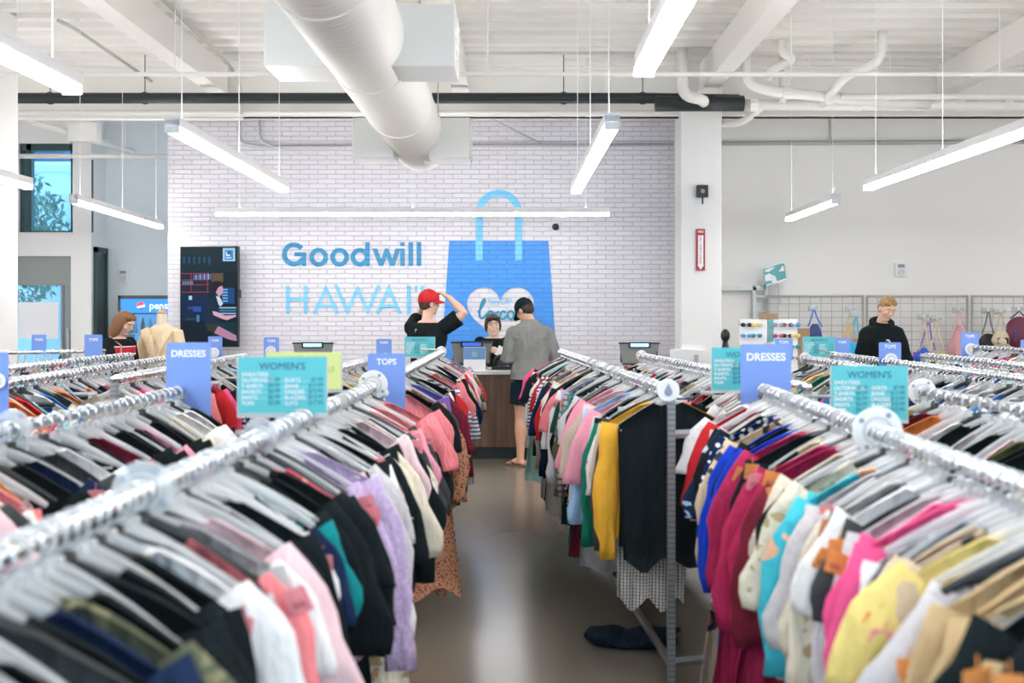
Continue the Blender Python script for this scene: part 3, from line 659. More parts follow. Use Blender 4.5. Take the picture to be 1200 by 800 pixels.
        b = MB(); b.ell((0,0,.117), (.008,.008,.005), 8, 6); me = b.mesh('button'); me.transform(M); part('button', me, mat, o)
        if logo:
            b = MB(); b.ell((0,-.108,.06), (.014,.01,.012), 10, 6); me = b.mesh('emblem'); me.transform(M); part('emblem', me, logo, o)
        return o
def legs(dx=.095, k1=(0,.015), spread=0.0, yaw=0.25, a=None):
    out = []
    for x in (-1, 1):
        out.append(dict(h=(x*dx,0,.86), k=(x*(dx+.005),.018,.48), a=(x*(dx+spread),-.01,.085), f=(x*math.sin(yaw), math.cos(yaw), 0)))
    return out
def sandal(fig, mat):
    for L in fig.legs:
        A = V(L['a']); f = V(L['f']).normalized(); sd = V((f.y,-f.x,0)); c = A+f*.055; c.z = 0
        o = MB(); P = []
        for k in range(24):
            t = 2*PI*k/24; P.append(c+f*math.cos(t)*.145+sd*math.sin(t)*(.05+.006*math.cos(t)))
        n = 24; vs = [(p.x,p.y,.0) for p in P]+[(p.x,p.y,.014) for p in P]
        o.add(vs, [tuple(range(n-1,-1,-1)), tuple(range(n,2*n))]+[(i,(i+1)%n,(i+1)%n+n,i+n) for i in range(n)])
        so = o.build('sandal', mat, fig.root)
        st = MB()
        for q in (-1, 1): 
            e = c+f*.0+sd*q*.047; st.tube([(c+f*.095)+V((0,0,.05)), (c+f*.05+sd*q*.035)+V((0,0,.056)), e+V((0,0,.012))], .006, 6)
        st.build('strap', BPLAS, so, True)
BLACKF = fabric('black_cotton', (.012,.016,.018)); NAVYF = fabric('navy_cotton', (.008,.022,.034)); GREYFAB = pattern('grey_sweat', 'heather', (.25,.25,.235), (.21,.21,.2), scale=160)
# customer at the counter: grey sweatshirt, seen from behind, head bent to the cashier
m = Fig('person', (.15, 11.85, 0), math.radians(14), 1.005, 'person in grey sweatshirt, dark shorts and black cap standing at counter, seen from behind')
m.head = (math.radians(30), math.radians(32), 0); m.w = 1.1; m.nd = .02; m.lean = .10
m.legs = [dict(h=(-.095,0,.86), k=(-.1,.02,.48), a=(-.12,-.04,.085), f=(-.5,.85,0)), dict(h=(.095,0,.86), k=(.10,.05,.48), a=(.095,.08,.085), f=(-.35,.9,0))]
m.arms = [dict(s=(-.178,.03,1.37), e=(-.25,.0,1.11), w=(-.14,.22,1.10), d=(.35,.9,.1), n=(.3,-.2,-.9), side=-1, curl=.7), dict(s=(.178,.03,1.37), e=(.268,-.04,1.10), w=(.15,.2,1.02), d=(-.5,.85,.05), n=(-.3,-.2,-.9), side=1, curl=.7)]
m.body(SKIN_A); m.face()
m.top(GREYFAB, .895, 'long', g=.03, gs=.014, flare=.012, nm='sweatshirt', collar=1.505)
m.bottom(NAVYF, .64, g=.028, waist=.97)
m.hair(plain('hair_dark_brown', (.04,.022,.014), .7), [((0,-.012,1.668),(.083,.098,.09)),((0,-.05,1.63),(.07,.05,.06))])
m.cap(fabric('black_cap', (.012,.022,.026)), yaw=0, logo=PAPER, tilt=-.12)
sandal(m, plain('sandal_brown', (.16,.09,.05), .7))
# young man in a black tee pulling a red cap on
m = Fig('person', (-.90, 11.55, 0), math.radians(-18), 1.025, 'person in black tee holding the brim of a red cap by the counter')
m.head = (math.radians(-38), math.radians(4), 0); m.w = 1.0; m.legs = legs()
m.arms = [dict(s=(-.175,.0,1.40), e=(-.20,.27,1.50), w=(-.10,.10,1.60), d=(.3,-.75,.4), n=(.5,.1,-.8), side=1, curl=.8),
          dict(s=(.175,-.01,1.40), e=(.375,.03,1.545), w=(.195,.09,1.70), d=(-.8,.1,.45), n=(-.35,-.1,-.9), side=-1, curl=1.0, hs=1.12)]
m.body(SKIN_B); m.face()
m.top(BLACKF, .80, 'short', g=.026, gs=.022, flare=.02, nm='tee_shirt'); m.bottom(fabric('dark_denim', (.02,.03,.05)), .12, nm='trousers')
m.hair(plain('hair_brown', (.07,.035,.02), .7), [((0,-.014,1.662),(.082,.098,.085)),((.0,-.05,1.622),(.068,.045,.05))])
m.cap(fabric('red_cap', (.62,.035,.04)), yaw=0, tilt=.08)
b = MB(); b.box((-.012,-.002,-.03),(.012,.002,.03)); b.build('print', PAPER, m.root, False, (-.06,-.137,1.36))
# cashier behind the counter
m = Fig('person', (-.27, 13.45, 0), PI+.06, .885, 'smiling cashier with short dark hair in black tee behind the counter')
m.head = (math.radians(4), math.radians(6), math.radians(4)); m.w = 1.05; m.jaw = 1.16; m.hsc = 1.17; m.nd = .035; m.legs = legs()
m.arms = [dict(s=(-.18,0,1.40), e=(-.235,.06,1.13), w=(-.06,.27,1.30), d=(.7,.5,.15), n=(.2,-.6,-.6), side=-1, curl=1.0), dict(s=(.18,0,1.40), e=(.235,.06,1.13), w=(.09,.26,1.29), d=(-.6,.6,.15), n=(-.2,-.6,-.6), side=1, curl=1.0)]
m.body(SKIN_C, sm=5); m.face((.04,.03,.025), (.55,.22,.2))
tm = MB(); tm.tube([(-.015,.1055,1.585),(0,.1085,1.5845),(.015,.1055,1.585)], .0028, 6); tm.v = [tuple(m.hm() @ V(p)) for p in tm.v]; tm.build('teeth', PAPER, m.root, True)
m.top(BLACKF, .80, 'short', g=.025, gs=.022, nm='tee_shirt'); m.bottom(fabric('dark_denim', (.02,.03,.05)), .12, nm='trousers')
hd = plain('hair_black', (.022,.014,.011), .6)
m.hair(hd, [((0,-.012,1.69),(.09,.103,.09)),((-.07,-.01,1.64),(.028,.06,.075)),((.07,-.01,1.64),(.028,.06,.075)),((0,-.055,1.62),(.075,.05,.1)),((-.035,.065,1.725),(.05,.035,.026)),((.035,.065,1.725),(.05,.035,.026))])
o = MB(); o.box((-.055,-.003,-.06),(.055,.003,.06)); o = o.build('receipt', PAPER, None, False, (-.175,13.13,1.135), (math.radians(-12),math.radians(28),math.radians(10))); tag(o, 'white slip of paper in the cashier\'s hands', 'paper')
# hooded shopper before the bag wall
m = Fig('person', (4.02, 12.5, 0), PI+.02, 1.0, 'blond person in a black hoodie looking down in front of the bag wall')
m.head = (math.radians(14), math.radians(26), math.radians(-5)); m.w = 1.1; m.legs = legs()
m.arms = [dict(s=(-.165,0,1.355), e=(-.245,.03,1.09), w=(-.23,.22,.98), d=(.1,.9,-.1), n=(.2,-.2,-.9), side=-1, curl=.6), dict(s=(.165,0,1.355), e=(.245,.03,1.09), w=(.23,.22,.98), d=(-.1,.9,-.1), n=(-.2,-.2,-.9), side=1, curl=.6)]
m.body(SKIN_B); m.face((.25,.15,.07), (.6,.28,.24))
hood = m.top(fabric('black_fleece', (.010,.014,.016)), .78, 'long', g=.032, gs=.02, flare=.02, nm='hoodie'); m.bottom(fabric('dark_denim', (.02,.03,.05)), .12, nm='trousers')
b = MB()
for k in range(17):
    pass
pts = [(.105*math.cos(a), -.01+.10*math.sin(a)+m.lean*.5, 1.478+.04*math.cos(a+PI/2)*1.0) for a in [2*PI*k/24 for k in range(25)]]
b.tube(pts, .034, 10, caps=False); b.ell((0,-.1,1.44), (.12,.05,.08), 14, 10); part('hood', bake(b, .008, 2), MATS['black_fleece'], hood)
b = MB()
b.prism(arc(0,0,.028,50,310,18)+list(reversed(arc(0,0,.016,50,310,18))), -.003, .003); b.build('print', PAPER, hood, False, (0,.178,1.27))
m.hair(plain('hair_blond', (.33,.19,.075), .7), [((0,-.015,1.69),(.084,.102,.088)),((0,-.05,1.64),(.075,.052,.075)),((-.03,.045,1.735),(.045,.04,.03)),((.035,.05,1.728),(.04,.036,.03)),((.01,.0,1.765),(.05,.06,.025)),((-.05,-.02,1.74),(.035,.05,.03))])
# shopper by the mannequin
m = Fig('person', (-3.98, 11.4, 0), math.radians(-108), .915, 'brown-haired person in black jacket with red panel looking down beside mannequin')
m.head = (math.radians(-2), math.radians(30), 0); m.w = .98; m.legs = legs()
m.arms = [dict(s=(-.175,0,1.40), e=(-.225,.03,1.12), w=(-.15,.24,1.05), d=(.2,.9,.1), n=(.3,-.1,-.9), side=-1, curl=.6), dict(s=(.175,0,1.40), e=(.225,.03,1.12), w=(.15,.24,1.05), d=(-.2,.9,.1), n=(-.3,-.1,-.9), side=1, curl=.6)]
m.body(SKIN_B); m.face()
j = m.top(BLACKF, .80, 'long', g=.024, gs=.02, nm='jacket'); m.bottom(fabric('dark_denim', (.02,.03,.05)), .12, nm='trousers')
redp = fabric('red_panel', (.55,.03,.06))
b = MB()
for (z0, z1, mi) in ((1.295,1.36,0),(1.28,1.293,1),(1.364,1.373,1)):
    vs = []; fs = []; n = 30
    for k in range(n):
        a = math.radians(-60+300*k/(n-1))
        for z in (z0, z1): vs.append((math.cos(a)*(.222), -.008+math.sin(a)*.152, z))
    for k in range(n-1): fs.append((2*k,2*k+2,2*k+3,2*k+1))
    b.add(vs, fs, mi)
b.build('chest_stripe', [redp, PAPER], j, True)
m.hair(plain('hair_auburn', (.20,.085,.035), .6), [((0,-.015,1.685),(.09,.106,.09)),((0,-.07,1.62),(.088,.06,.12)),((-.07,-.01,1.60),(.03,.065,.14)),((.07,-.01,1.60),(.03,.065,.14)),((0,-.07,1.52),(.09,.055,.09)),((-.07,-.02,1.52),(.03,.05,.09)),((.07,-.02,1.52),(.03,.05,.09)),((-.03,.05,1.735),(.05,.04,.03)),((.03,.05,1.735),(.05,.04,.03))])
o = MB(); o.tube([(.12,.12,1.38),(.14,-.01,1.475),(.16,-.15,1.36),(.21,-.19,1.1),(.22,-.17,.95)], (.014,.004), 8, ref=(1,0,0)); o.tube([(.12,.12,1.38),(.2,.16,1.15),(.24,.1,.95)], (.014,.004), 8)
o2 = MB(); o2.rbox((.2,-.2,.66),(.30,.16,.95),.05,ax=0)
sb = empty('shoulder_bag', m.root.location, m.root.rotation_euler.z); sb.scale = m.root.scale; tag(sb, 'brown shoulder bag on a tan strap worn by the shopper with red stripes', 'bag')
o.build('strap', plain('tan_leather', (.42,.25,.15), .6), sb, True); bevel(o2.build('bag_body', plain('brown_leather', (.2,.1,.06), .6), sb), .02)
# dress form
mn = empty('mannequin', (-3.66, 11.75, 0), PI-.25); tag(mn, 'headless cream dress form wearing a draped blouse beside the entrance shopper', 'mannequin')
f = Fig('tmp', (0,0,0), 0, 1, 'x'); bpy.data.objects.remove(f.root); f.root = mn; f.arms = []; f.w = .95
b = MB(); p, r = f.torso_pts(); b.tube(p, r, 20, rnd=.3); b.tube([(0,0,1.44),(0,.0,1.58)], [.06,.05], 14)
cream = plain('form_linen', (.72,.6,.45), .8); part('torso', bake(b, .008, 2), cream, mn)
b = MB(); b.ell((0,0,1.585),(.052,.052,.03),14,8); b.tube([(0,0,1.6),(0,0,1.64)], [.014,.02], 8); b.build('neck_cap', plain('form_wood', (.5,.33,.2), .6), mn, True)
b = MB(); b.tube([(0,0,.02),(0,0,.86)], .018, 10); 
for k in range(3):
    a = 2*PI*k/3; b.tube([(0,0,.12),(.22*math.cos(a),.22*math.sin(a),.015)], .014, 8)
b.build('stand', STEEL, mn)
bl = fabric('cream_chiffon', (.80,.62,.40))
b = MB(); p, r = f.torso_pts(.022, .97, 1.44); b.tube(p, r, 20)
for sx in (-1, 1):
    b.tube([(sx*.165,0,1.40),(sx*.215,.01,1.25),(sx*.225,.03,1.0),(sx*.23,.04,.84)], [(.058,.06),(.052,.06),(.06,.06),(.075,.07)], 14)
b.v = [(x+.006*math.sin(z*40+y*50), y+.01*math.sin(z*28+x*42), z) for x, y, z in b.v]
o = part('blouse', bake(b, .008, 1), bl, mn)
b = MB(); b.tube([(-.14,.1,1.42),(-.05,.15,1.25),(.06,.145,1.08),(.1,.12,.98)], [(.05,.014)]*4, 10, ref=(1,0,0)); b.tube([(.14,.1,1.42),(.05,.155,1.25),(-.05,.15,1.08),(-.1,.125,.98)], [(.05,.014)]*4, 10, ref=(1,0,0)); b.build('drape', bl, o, True)
b = MB(); b.tube([(0,0,1.0),(0,0,.93),(0,0,.7),(0,.01,.5)], [(.165,.125),(.19,.14),(.22,.17),(.25,.2)], 30)
b.v = [(x*(1+.05*math.sin(12*math.atan2(y,x))), y*(1+.05*math.sin(12*math.atan2(y,x))), z) for x, y, z in b.v]
b.build('skirt', pattern('pale_green_print', 'floral', (.72,.78,.52), (.8,.85,.7), (.5,.62,.36), 22), mn, True)
# ------------------------------------------------------------------ counter and its equipment
CW = wood_mat('counter_wood', (.11,.062,.04), (.24,.145,.095))
cx0, cx1, cy = -2.75, 1.95, 12.35
o = empty('sales_counter', ((cx0+cx1)/2, cy+.4, 0)); tag(o, 'long sales counter with dark wood front and white worktop', 'counter')
hx = (cx1-cx0)/2
b = MB(); b.box((-hx,-.40,.13),(hx,-.36,.915)); b.box((-hx,-.36,.13),(-hx+.04,.38,.915)); b.box((hx-.04,-.36,.13),(hx,.38,.915)); b.build('front_panel', CW, o)
b = MB(); b.box((-hx+.03,-.375,0),(hx-.03,.3,.13)); b.build('kick_base', plain('kick_black', (.01,.018,.02), .5), o)
b = MB(); b.rbox((-hx-.02,-.43,.915),(hx+.02,.42,.96), .008, ax=0); b.build('worktop', plain('worktop_white', (.8,.79,.77), .3), o)
SCRB = emit('display_blue', (.02,.08,.40), .8); SCRT = emit('display_cyan', (.25,.75,.95), 1.3)
SHELL = plain('till_grey', (.19,.19,.175), .45)
def till(x, y, label, lit, s=1.0):
    o = empty('cash_register', (x, y, .96)); o.scale = (s,)*3; tag(o, label, 'till', 'cash registers on the counter')
    b = MB(); b.prism([(-.2,.06),(.2,.06),(.235,.3),(-.235,.3)], -.03, .03); bevel(b.build('monitor_back', SHELL, o), .012)
    b = MB(); b.box((-.24,-.035,.292),(.24,.04,.31)); b.box((-.2,-.034,.045),(.2,.035,.062)); b.build('bezel', BPLAS, o)
    b = MB(); b.tube([(0,.02,.02),(0,.03,.16)], [(.1,.05),(.06,.03)], 12); b.rbox((-.17,-.1,0),(.17,.16,.03), .02, ax=2); b.build('stand', BPLAS, o)
    b = MB(); b.rbox((-.13,-.05,.245),(.13,-.03,.315), .01); p = b.build('pole_display', BPLAS, o)
    b = MB(); b.box((-.105,-.053,.262),(.105,-.05,.298)); b.build('screen', lit, p)
    b = MB(); b.box((.20,-.03,.1),(.215,.03,.2)); b.build('card_reader', BPLAS, o)
    b = MB(); b.box((-.22,.031,.07),(.22,.034,.29)); b.build('touch_screen', plain('screen_off', (.02,.03,.035), .15), o)
till(wx(367,12.75), 12.75, 'grey cash register behind the yellow-green sign, cyan display', SCRT, .95)
till(wx(553,12.75), 12.75, 'grey cash register before the cashier, dark blue display', SCRB, .98)
till(wx(749,12.75), 12.75, 'grey cash register near the white pillar, cyan display', SCRT, .95)
o = empty('card_terminal', (wx(590,12.55), 12.55, .96)); tag(o, 'black card terminal on the counter in front of the cashier', 'terminal')
b = MB(); b.rbox((-.13,-.07,0),(.13,.12,.04), .03, ax=2); b.build('base', BPLAS, o)
b = MB(); b.tube(smooth_path([(-.1,0,.03),(-.08,0,.14),(.03,-.02,.15),(.1,-.05,.04)], .08), [(.02,.03)]*14 if False else .026, 10); b.build('hand_set', BPLAS, o, True)
b = MB(); b.tube(smooth_path([(-.02,.06,.03),(-.0,.06,.11),(.09,.04,.11),(.15,.02,.03)], .06), .02, 10); b.build('cable_arm', BPLAS, o, True)
b = MB(); b.prism([(-.11,.0),(.02,.0),(.0,.14),(-.09,.14)], .0, .05); b.build('keypad', plain('dark_grey_plastic', (.06,.065,.07), .4), o)
o = empty('counter_sign', (wx(556,12.45), 12.45, .96)); tag(o, 'white counter stand with a blue card showing bag and heart', 'sign')
b = MB(); b.prism([(0,0),(.12,0),(.07,.25),(.05,.25)], -.12, .12, 0, None, 0); b.build('stand', PAPER, o)
b = MB(); b.box((-.118,-.003,.12),(.118,0,.25)); T = b.build('card', plain('card_blue', (.14,.29,.55), .5), o, False, (0,-.004,.0), (math.radians(-11.3),0,0))
b = MB(); b.prism([(-.03,.15),(.03,.15),(.025,.2),(-.025,.2)], -.007, -.004); b.prism(arc(0,.205,.016,0,180,8)+list(reversed(arc(0,.205,.011,0,180,8))), -.007,-.004); b.build('bag_print', plain('print_teal', (.2,.5,.5), .5), T)
b = MB(); b.prism([(x/100*.1, .178-z/100*.1) for x, z in heart(0,0,.8)], -.009, -.007); b.build('heart_print', plain('print_coral', (.75,.18,.18), .5), T)
b = MB(); b.rbox((-.15,-.06,0),(.15,.1,.035), .01, ax=2); b.rbox((-.13,-.05,.035),(.13,.08,.07), .01, ax=2); tag(b.build('paper_tray', PAPER, None, False, (wx(516,12.6),12.6,.96)), 'white paper tray on the counter beside the till', 'tray')
# ------------------------------------------------------------------ wall screen (portrait)
o = empty('wall_screen', (wx(246,15.85), 15.85, wz(347.5,15.85))); o.rotation_euler = (0,0,math.radians(-8)); tag(o, 'portrait black television on the brick wall playing a bar scene', 'television')
hw_, hh = .425, .70
b = MB(); b.rbox((-hw_,-.03,-hh),(hw_,.03,hh), .012); bevel(b.build('frame', BPLAS, o), .004)
b = MB(); b.rbox((-.2,.03,-.3),(.2,.14,.3), .02); b.rbox((hw_-.0,-.02,-.02),(hw_+.02,.03,.1),.006); b.build('wall_mount', BPLAS, o)
img = []
def rect(x0, y0, x1, y1, c): img.append(([(x0,y0),(x1,y0),(x1,y1),(x0,y1)], c))
W_, H_ = 1.0, 1.75
rect(0,0,1,1.75,(.004,.012,.022)); rect(0,0,1,.44,(.003,.02,.03))
rnd = random.Random(4)
for k in range(6): rect(.04+.09*k,.17,.075+.09*k,.17+.1+.1*rnd.random(),(.01,.07,.16))
rect(0,.44,.62,.84,(.012,.018,.04))
for k in range(9): rect(.22+.037*k,.47+.02*rnd.random(),.245+.037*k,.57,(.25,.35,.6) if k % 2 else (.08,.12,.3))
for k in range(5): rect(.03+.04*k,.6,.055+.04*k,.66,(.1,.25,.4))
for yy in (.46,.575,.66,.79): rect(0,yy,.5,yy+.008,(.45,.06,.08))
for xx in (.18,.47): rect(xx,.46,xx+.008,.79,(.45,.06,.08))
rect(.55,.46,.75,.62,(.11,.07,.05)); rect(.02,.84,.5,1.3,(.004,.02,.07)); rect(.14,.86,.2,.93,(.35,.6,.7)); rect(.12,1.05,.25,1.1,(.02,.06,.16))
rect(.22,1.05,.36,1.14,(.02,.08,.35)); rect(.28,1.2,.33,1.32,(.05,.2,.4)); rect(.08,1.25,.26,1.29,(.03,.05,.06))
rect(.72,.72,.95,1.0,(.01,.06,.2))
for k in range(5): rect(.74,.74+.05*k,.83,.765+.05*k,(.15,.4,.75))
for k in range(4): rect(.66,1.06+.05*k,.98,1.085+.05*k,(.25,.45,.6) if k % 2 == 0 else (.05,.2,.45))
rect(.55,1.33,.98,1.62,(.004,.03,.04))
img.append(([(.66,.72),(.73,.66),(.75,.74),(.74,.82),(.68,.88),(.62,.8)], (.55,.3,.42)))
img.append(([(.52,.66),(.58,.6),(.7,.6),(.75,.66),(.73,.69),(.64,.69),(.6,.78),(.55,.78)], (.015,.012,.015)))
img.append(([(.62,.86),(.69,.88),(.75,1.0),(.7,1.05),(.66,1.0)], (.55,.62,.7)))
img.append(([(.5,.9),(.62,.85),(.68,1.05),(.7,1.45),(.44,1.45),(.42,1.2)], (.006,.022,.05)))
img.append(([(.56,1.13),(.63,1.14),(.78,1.21),(.97,1.2),(.98,1.225),(.82,1.29),(.74,1.27),(.58,1.2)], (.6,.36,.46)))
img.append(([(.56,1.42),(.68,1.4),(.98,1.56),(.99,1.66),(.85,1.63),(.6,1.52)], (.42,.2,.32)))
img.append(([(.46,1.35),(.68,1.36),(.6,1.5),(.48,1.48)], (.03,.035,.03)))
rect(.745,.02,.96,.25,(.35,.62,.85)); rect(.78,.055,.925,.225,(.05,.2,.5)); rect(.80,.08,.87,.16,(.6,.8,.95)); rect(.80,.18,.9,.2,(.6,.8,.95)); rect(.82,.075,.88,.13,(.02,.1,.35))
bm = MB(); ml = []; md = {}
for k, (pts, c) in enumerate(img):
    if c not in md: md[c] = len(ml); q_ = emit('screen_%d' % len(ml), c, .55); q_.node_tree.nodes['Principled BSDF'].inputs['Base Color'].default_value = (0,0,0,1); q_.node_tree.nodes['Principled BSDF'].inputs['Specular IOR Level'].default_value = .15; ml.append(q_)
    bm.add([((x/W_*2-1)*(hw_-.012), -.0305-.00006*k, (1-z/H_*2)*(hh-.012)) for x, z in pts], [tuple(range(len(pts)))], md[c])
bm.build('screen', ml, o)
# ------------------------------------------------------------------ drinks cooler
o = empty('drinks_cooler', (-5.42, 17.2, 0)); tag(o, 'dark drinks cooler with lit blue sign behind the mannequin', 'cooler')
b = MB(); b.box((-.5,-.3,0),(-.46,.34,1.84)); b.box((.46,-.3,0),(.5,.34,1.84)); b.box((-.5,-.3,1.79),(.5,.34,1.84)); b.box((-.5,-.3,0),(.5,.34,.2)); b.box((-.5,.3,.2),(.5,.34,1.84)); b.build('cabinet', plain('cooler_grey', (.07,.09,.09), .4), o)
b = MB(); b.box((-.46,-.29,1.58),(.46,-.25,1.79)); s = b.build('lit_sign', emit('cooler_blue', (.03,.20,.62), .6), o)
text('pepsi', .15, emit('cooler_white', (.75,.85,1), .55), s, (.12,-.293,1.685), .012)
b = MB(); b.prism(arc(-.16,1.685,.06,0,360,24)[:-1], -.294, -.292); b.build('emblem', MATS['cooler_white'], s)
b = MB(); b.prism(arc(-.16,1.685,.06,20,190,16), -.297, -.2945); b.build('emblem', emit('emblem_red', (.7,.04,.06), 1.0), s)
b = MB(); b.prism(arc(-.16,1.685,.06,215,345,16), -.297, -.2945); b.build('emblem', emit('emblem_blue', (.02,.1,.5), 1.0), s)
for z in (.25,.6,.95,1.28):
    b = MB(); b.box((-.45,-.22,z-.02),(.45,.28,z)); b.build('shelf', WPLAS, o)
b = MB(); b.box((-.44,.27,.22),(.44,.29,1.56)); b.build('back_light', emit('cooler_back', (.25,.55,.9), .4), o)
b = MB(); b.box((-.44,-.285,.22),(.44,-.275,1.57)); b.build('door', GLASS, o)
bot = MB(); bot.tube([(0,0,0),(0,0,.01),(0,0,.13),(0,0,.17),(0,0,.2),(0,0,.23)], [.028,.032,.032,.022,.012,.013], 10)
bme = bot.mesh('bottle', True); bme.materials.append(plain('drink_blue', (.05,.2,.5), .2))
dr_ = [MATS['drink_blue'], plain('drink_white', (.75,.8,.85), .3), plain('drink_dark', (.05,.03,.03), .2), plain('drink_cyan', (.2,.55,.75), .25)]
names = {0:'blue',1:'white',2:'dark',3:'cyan'}
for z, lv in ((1.28,'top'),(.95,'second')):
    for k in range(8):
        q = link('bottle', bme, None, (-5.42-.39+.11*k, 17.2-.17, z)); q.material_slots[0].link = 'OBJECT'; i = (k*3+(lv == 'second'))%4
        q.material_slots[0].material = dr_[i]; tag(q, '%s drink bottle, %s of its row on the cooler\'s %s shelf' % (names[i], nth(k+1), lv), 'bottle', 'bottles in the drinks cooler')
# ------------------------------------------------------------------ outside the entrance window
b = MB(); b.box((-10.05,24.0,0),(-8.4,24.6,4.1)); b.box((-14,24.6,0),(-8.4,25.2,4.7)); b.box((-14.1,24.5,4.62),(-8.3,25.3,4.76)); bo = b.build('building', plain('white_stucco', (.9,.9,.9), .8)); tag(bo, 'white building across the street beyond the entrance window', 'building')
tr = empty('street_tree', (-9.75, 21.5, 0)); tag(tr, 'leafy street tree outside the entrance window', 'tree')
b = MB(); b.tube([(0,0,0),(.05,0,1.4),(-.1,.1,2.6),(.1,0,3.7)], [.12,.1,.07,.03], 10)
for a, q in ((.6,1.9),(2.4,2.2),(4.0,2.5),(5.3,2.0)): b.tube([(0,.0,q),(.5*math.cos(a),.5*math.sin(a),q+.6),(.9*math.cos(a),.9*math.sin(a),q+1.0)], [.05,.03,.012], 6)
b.build('trunk', plain('bark', (.12,.1,.08), .9), tr)
lf = MB(); rnd = random.Random(11)
for k in range(3200):
    th = rnd.random()*2*PI; ph = math.acos(2*rnd.random()-1); r = 1.3*rnd.random()**.45
    c = V((r*math.sin(ph)*math.cos(th), r*math.sin(ph)*math.sin(th), 2.95+r*1.15*math.cos(ph)))
    M = Matrix.Translation(c) @ Euler((rnd.random()*6, rnd.random()*6, rnd.random()*6)).to_matrix().to_4x4()
    lf.add([(-.09,0,0),(0,-.035,0),(.09,0,0),(0,.035,0)], [(0,1,2,3)], 0, M)
lf.build('foliage', plain('leaf_green', (.13,.30,.22), .6), tr)
b = MB(); b.box((-11.5,17.2,4.05),(-7.0,18.6,4.12)); tag(b.build('awning', plain('awning_blue', (.1,.32,.7), .6)), 'blue awning outside above the entrance window', 'awning')
# ------------------------------------------------------------------ gridwall with bags
GRIDM = plain('grid_wire', (.36,.35,.32), .4, .6); GRIDF = plain('grid_frame', (.5,.5,.46), .4, .5)
for i, (a, c, lab) in enumerate(((899,1012,'gridwall panel behind the sunglasses stand'),(1015,1134.5,'gridwall panel behind the hooded shopper and purple bag'),(1138,1236,'gridwall panel behind the maroon backpack'))):
    x0, x1 = wx(a,15.8), wx(c,15.8); zt, zb = wz(347,15.8), .35
    o = empty('gridwall_panel', ((x0+x1)/2, 15.8, 0)); tag(o, 'grey wire '+lab, 'gridwall', 'wire gridwall panels'); w = (x1-x0)/2
    b = MB(); 
    for q in (-w+.012, w-.012): b.tube([(q,0,0),(q,0,zt)], .017, 8)
    b.tube([(-w,0,zt),(w,0,zt)], .017, 8); b.tube([(-w,0,zb),(w,0,zb)], .015, 8)
    for q in (-w+.012, w-.012): b.tube([(q,-.25,.015),(q,.15,.015)], .015, 8)
    b.build('frame', GRIDF, o, True)
    b = MB(); n = int(round(2*w/.15))
    for k in range(1, n): b.tube([(-w+2*w*k/n,-.012,zb),(-w+2*w*k/n,-.012,zt)], .0042, 5)
    z = zt-.1; j = 0
    while z > zb: b.tube([(-w,-.018,z),(w,-.018,z)], .0042, 5); z -= .085 if j % 2 else .11; j += 1
    b.build('wire_grid', GRIDM, o)
o = empty('wall_standard', (wx(890,15.9), 15.9, 0)); tag(o, 'pale grey upright shelf frame with top bar beside the pillar', 'shelf frame')
ztp = wz(336,15.9)
b = MB(); b.box((-.6,-.03,ztp-.05),(.08,.02,ztp+.02)); b.box((.06,-.03,0),(.12,.02,ztp+.04)); b.box((-.1,-.03,0),(-.05,.02,ztp)); 
for z in (ztp-.15, ztp-.35, .9, .5): b.box((-.06,-.02,z),(.07,.01,z+.035))
b.build('frame', GRIDF, o)
o = empty('pennant_sign', (wx(908,15.7), 15.7, wz(322,15.7)), 0); o.rotation_euler = (0, math.radians(-8), math.radians(10)); tag(o, 'small teal and white sign on a thin stalk above the gridwall', 'sign')
def wavy(x, z): return .02*math.sin(x*14)
b = MB(); vs = []; n = 12
for k in range(n+1):
    x = -.165+.33*k/n
    for z in (-.12, .12): vs.append((x, wavy(x, z), z+.02*math.sin(x*12)))
b.add(vs, [(2*k,2*k+2,2*k+3,2*k+1) for k in range(n)]); s = b.build('panel', plain('pennant_teal', (.12,.42,.44), .5), o); q = s.modifiers.new('t','SOLIDIFY'); q.thickness = .008
for pts in ([(-.16,.03),(-.09,.05),(0,-.02),(.02,-.1),(-.05,-.1),(-.08,-.05),(-.16,-.05)], [(.06,.02),(.14,.1),(.15,.02)], [(-.16,.09),(-.1,.07),(.02,.1),(-.05,.115),(-.12,.11)], [(-.15,-.12),(.16,-.11),(.16,-.085),(-.15,-.1)]):
    b = MB(); vs = []
    for x, z in pts: vs.append((x, wavy(x,z)-.012, z+.02*math.sin(x*12)))
    b.add(vs, [tuple(range(len(pts)))]); b.build('print', PAPER, s)
b = MB(); b.tube([(.03,.01,-.12),(.04,.04,-.42)], .008, 6); b.build('stalk', STEEL, o)
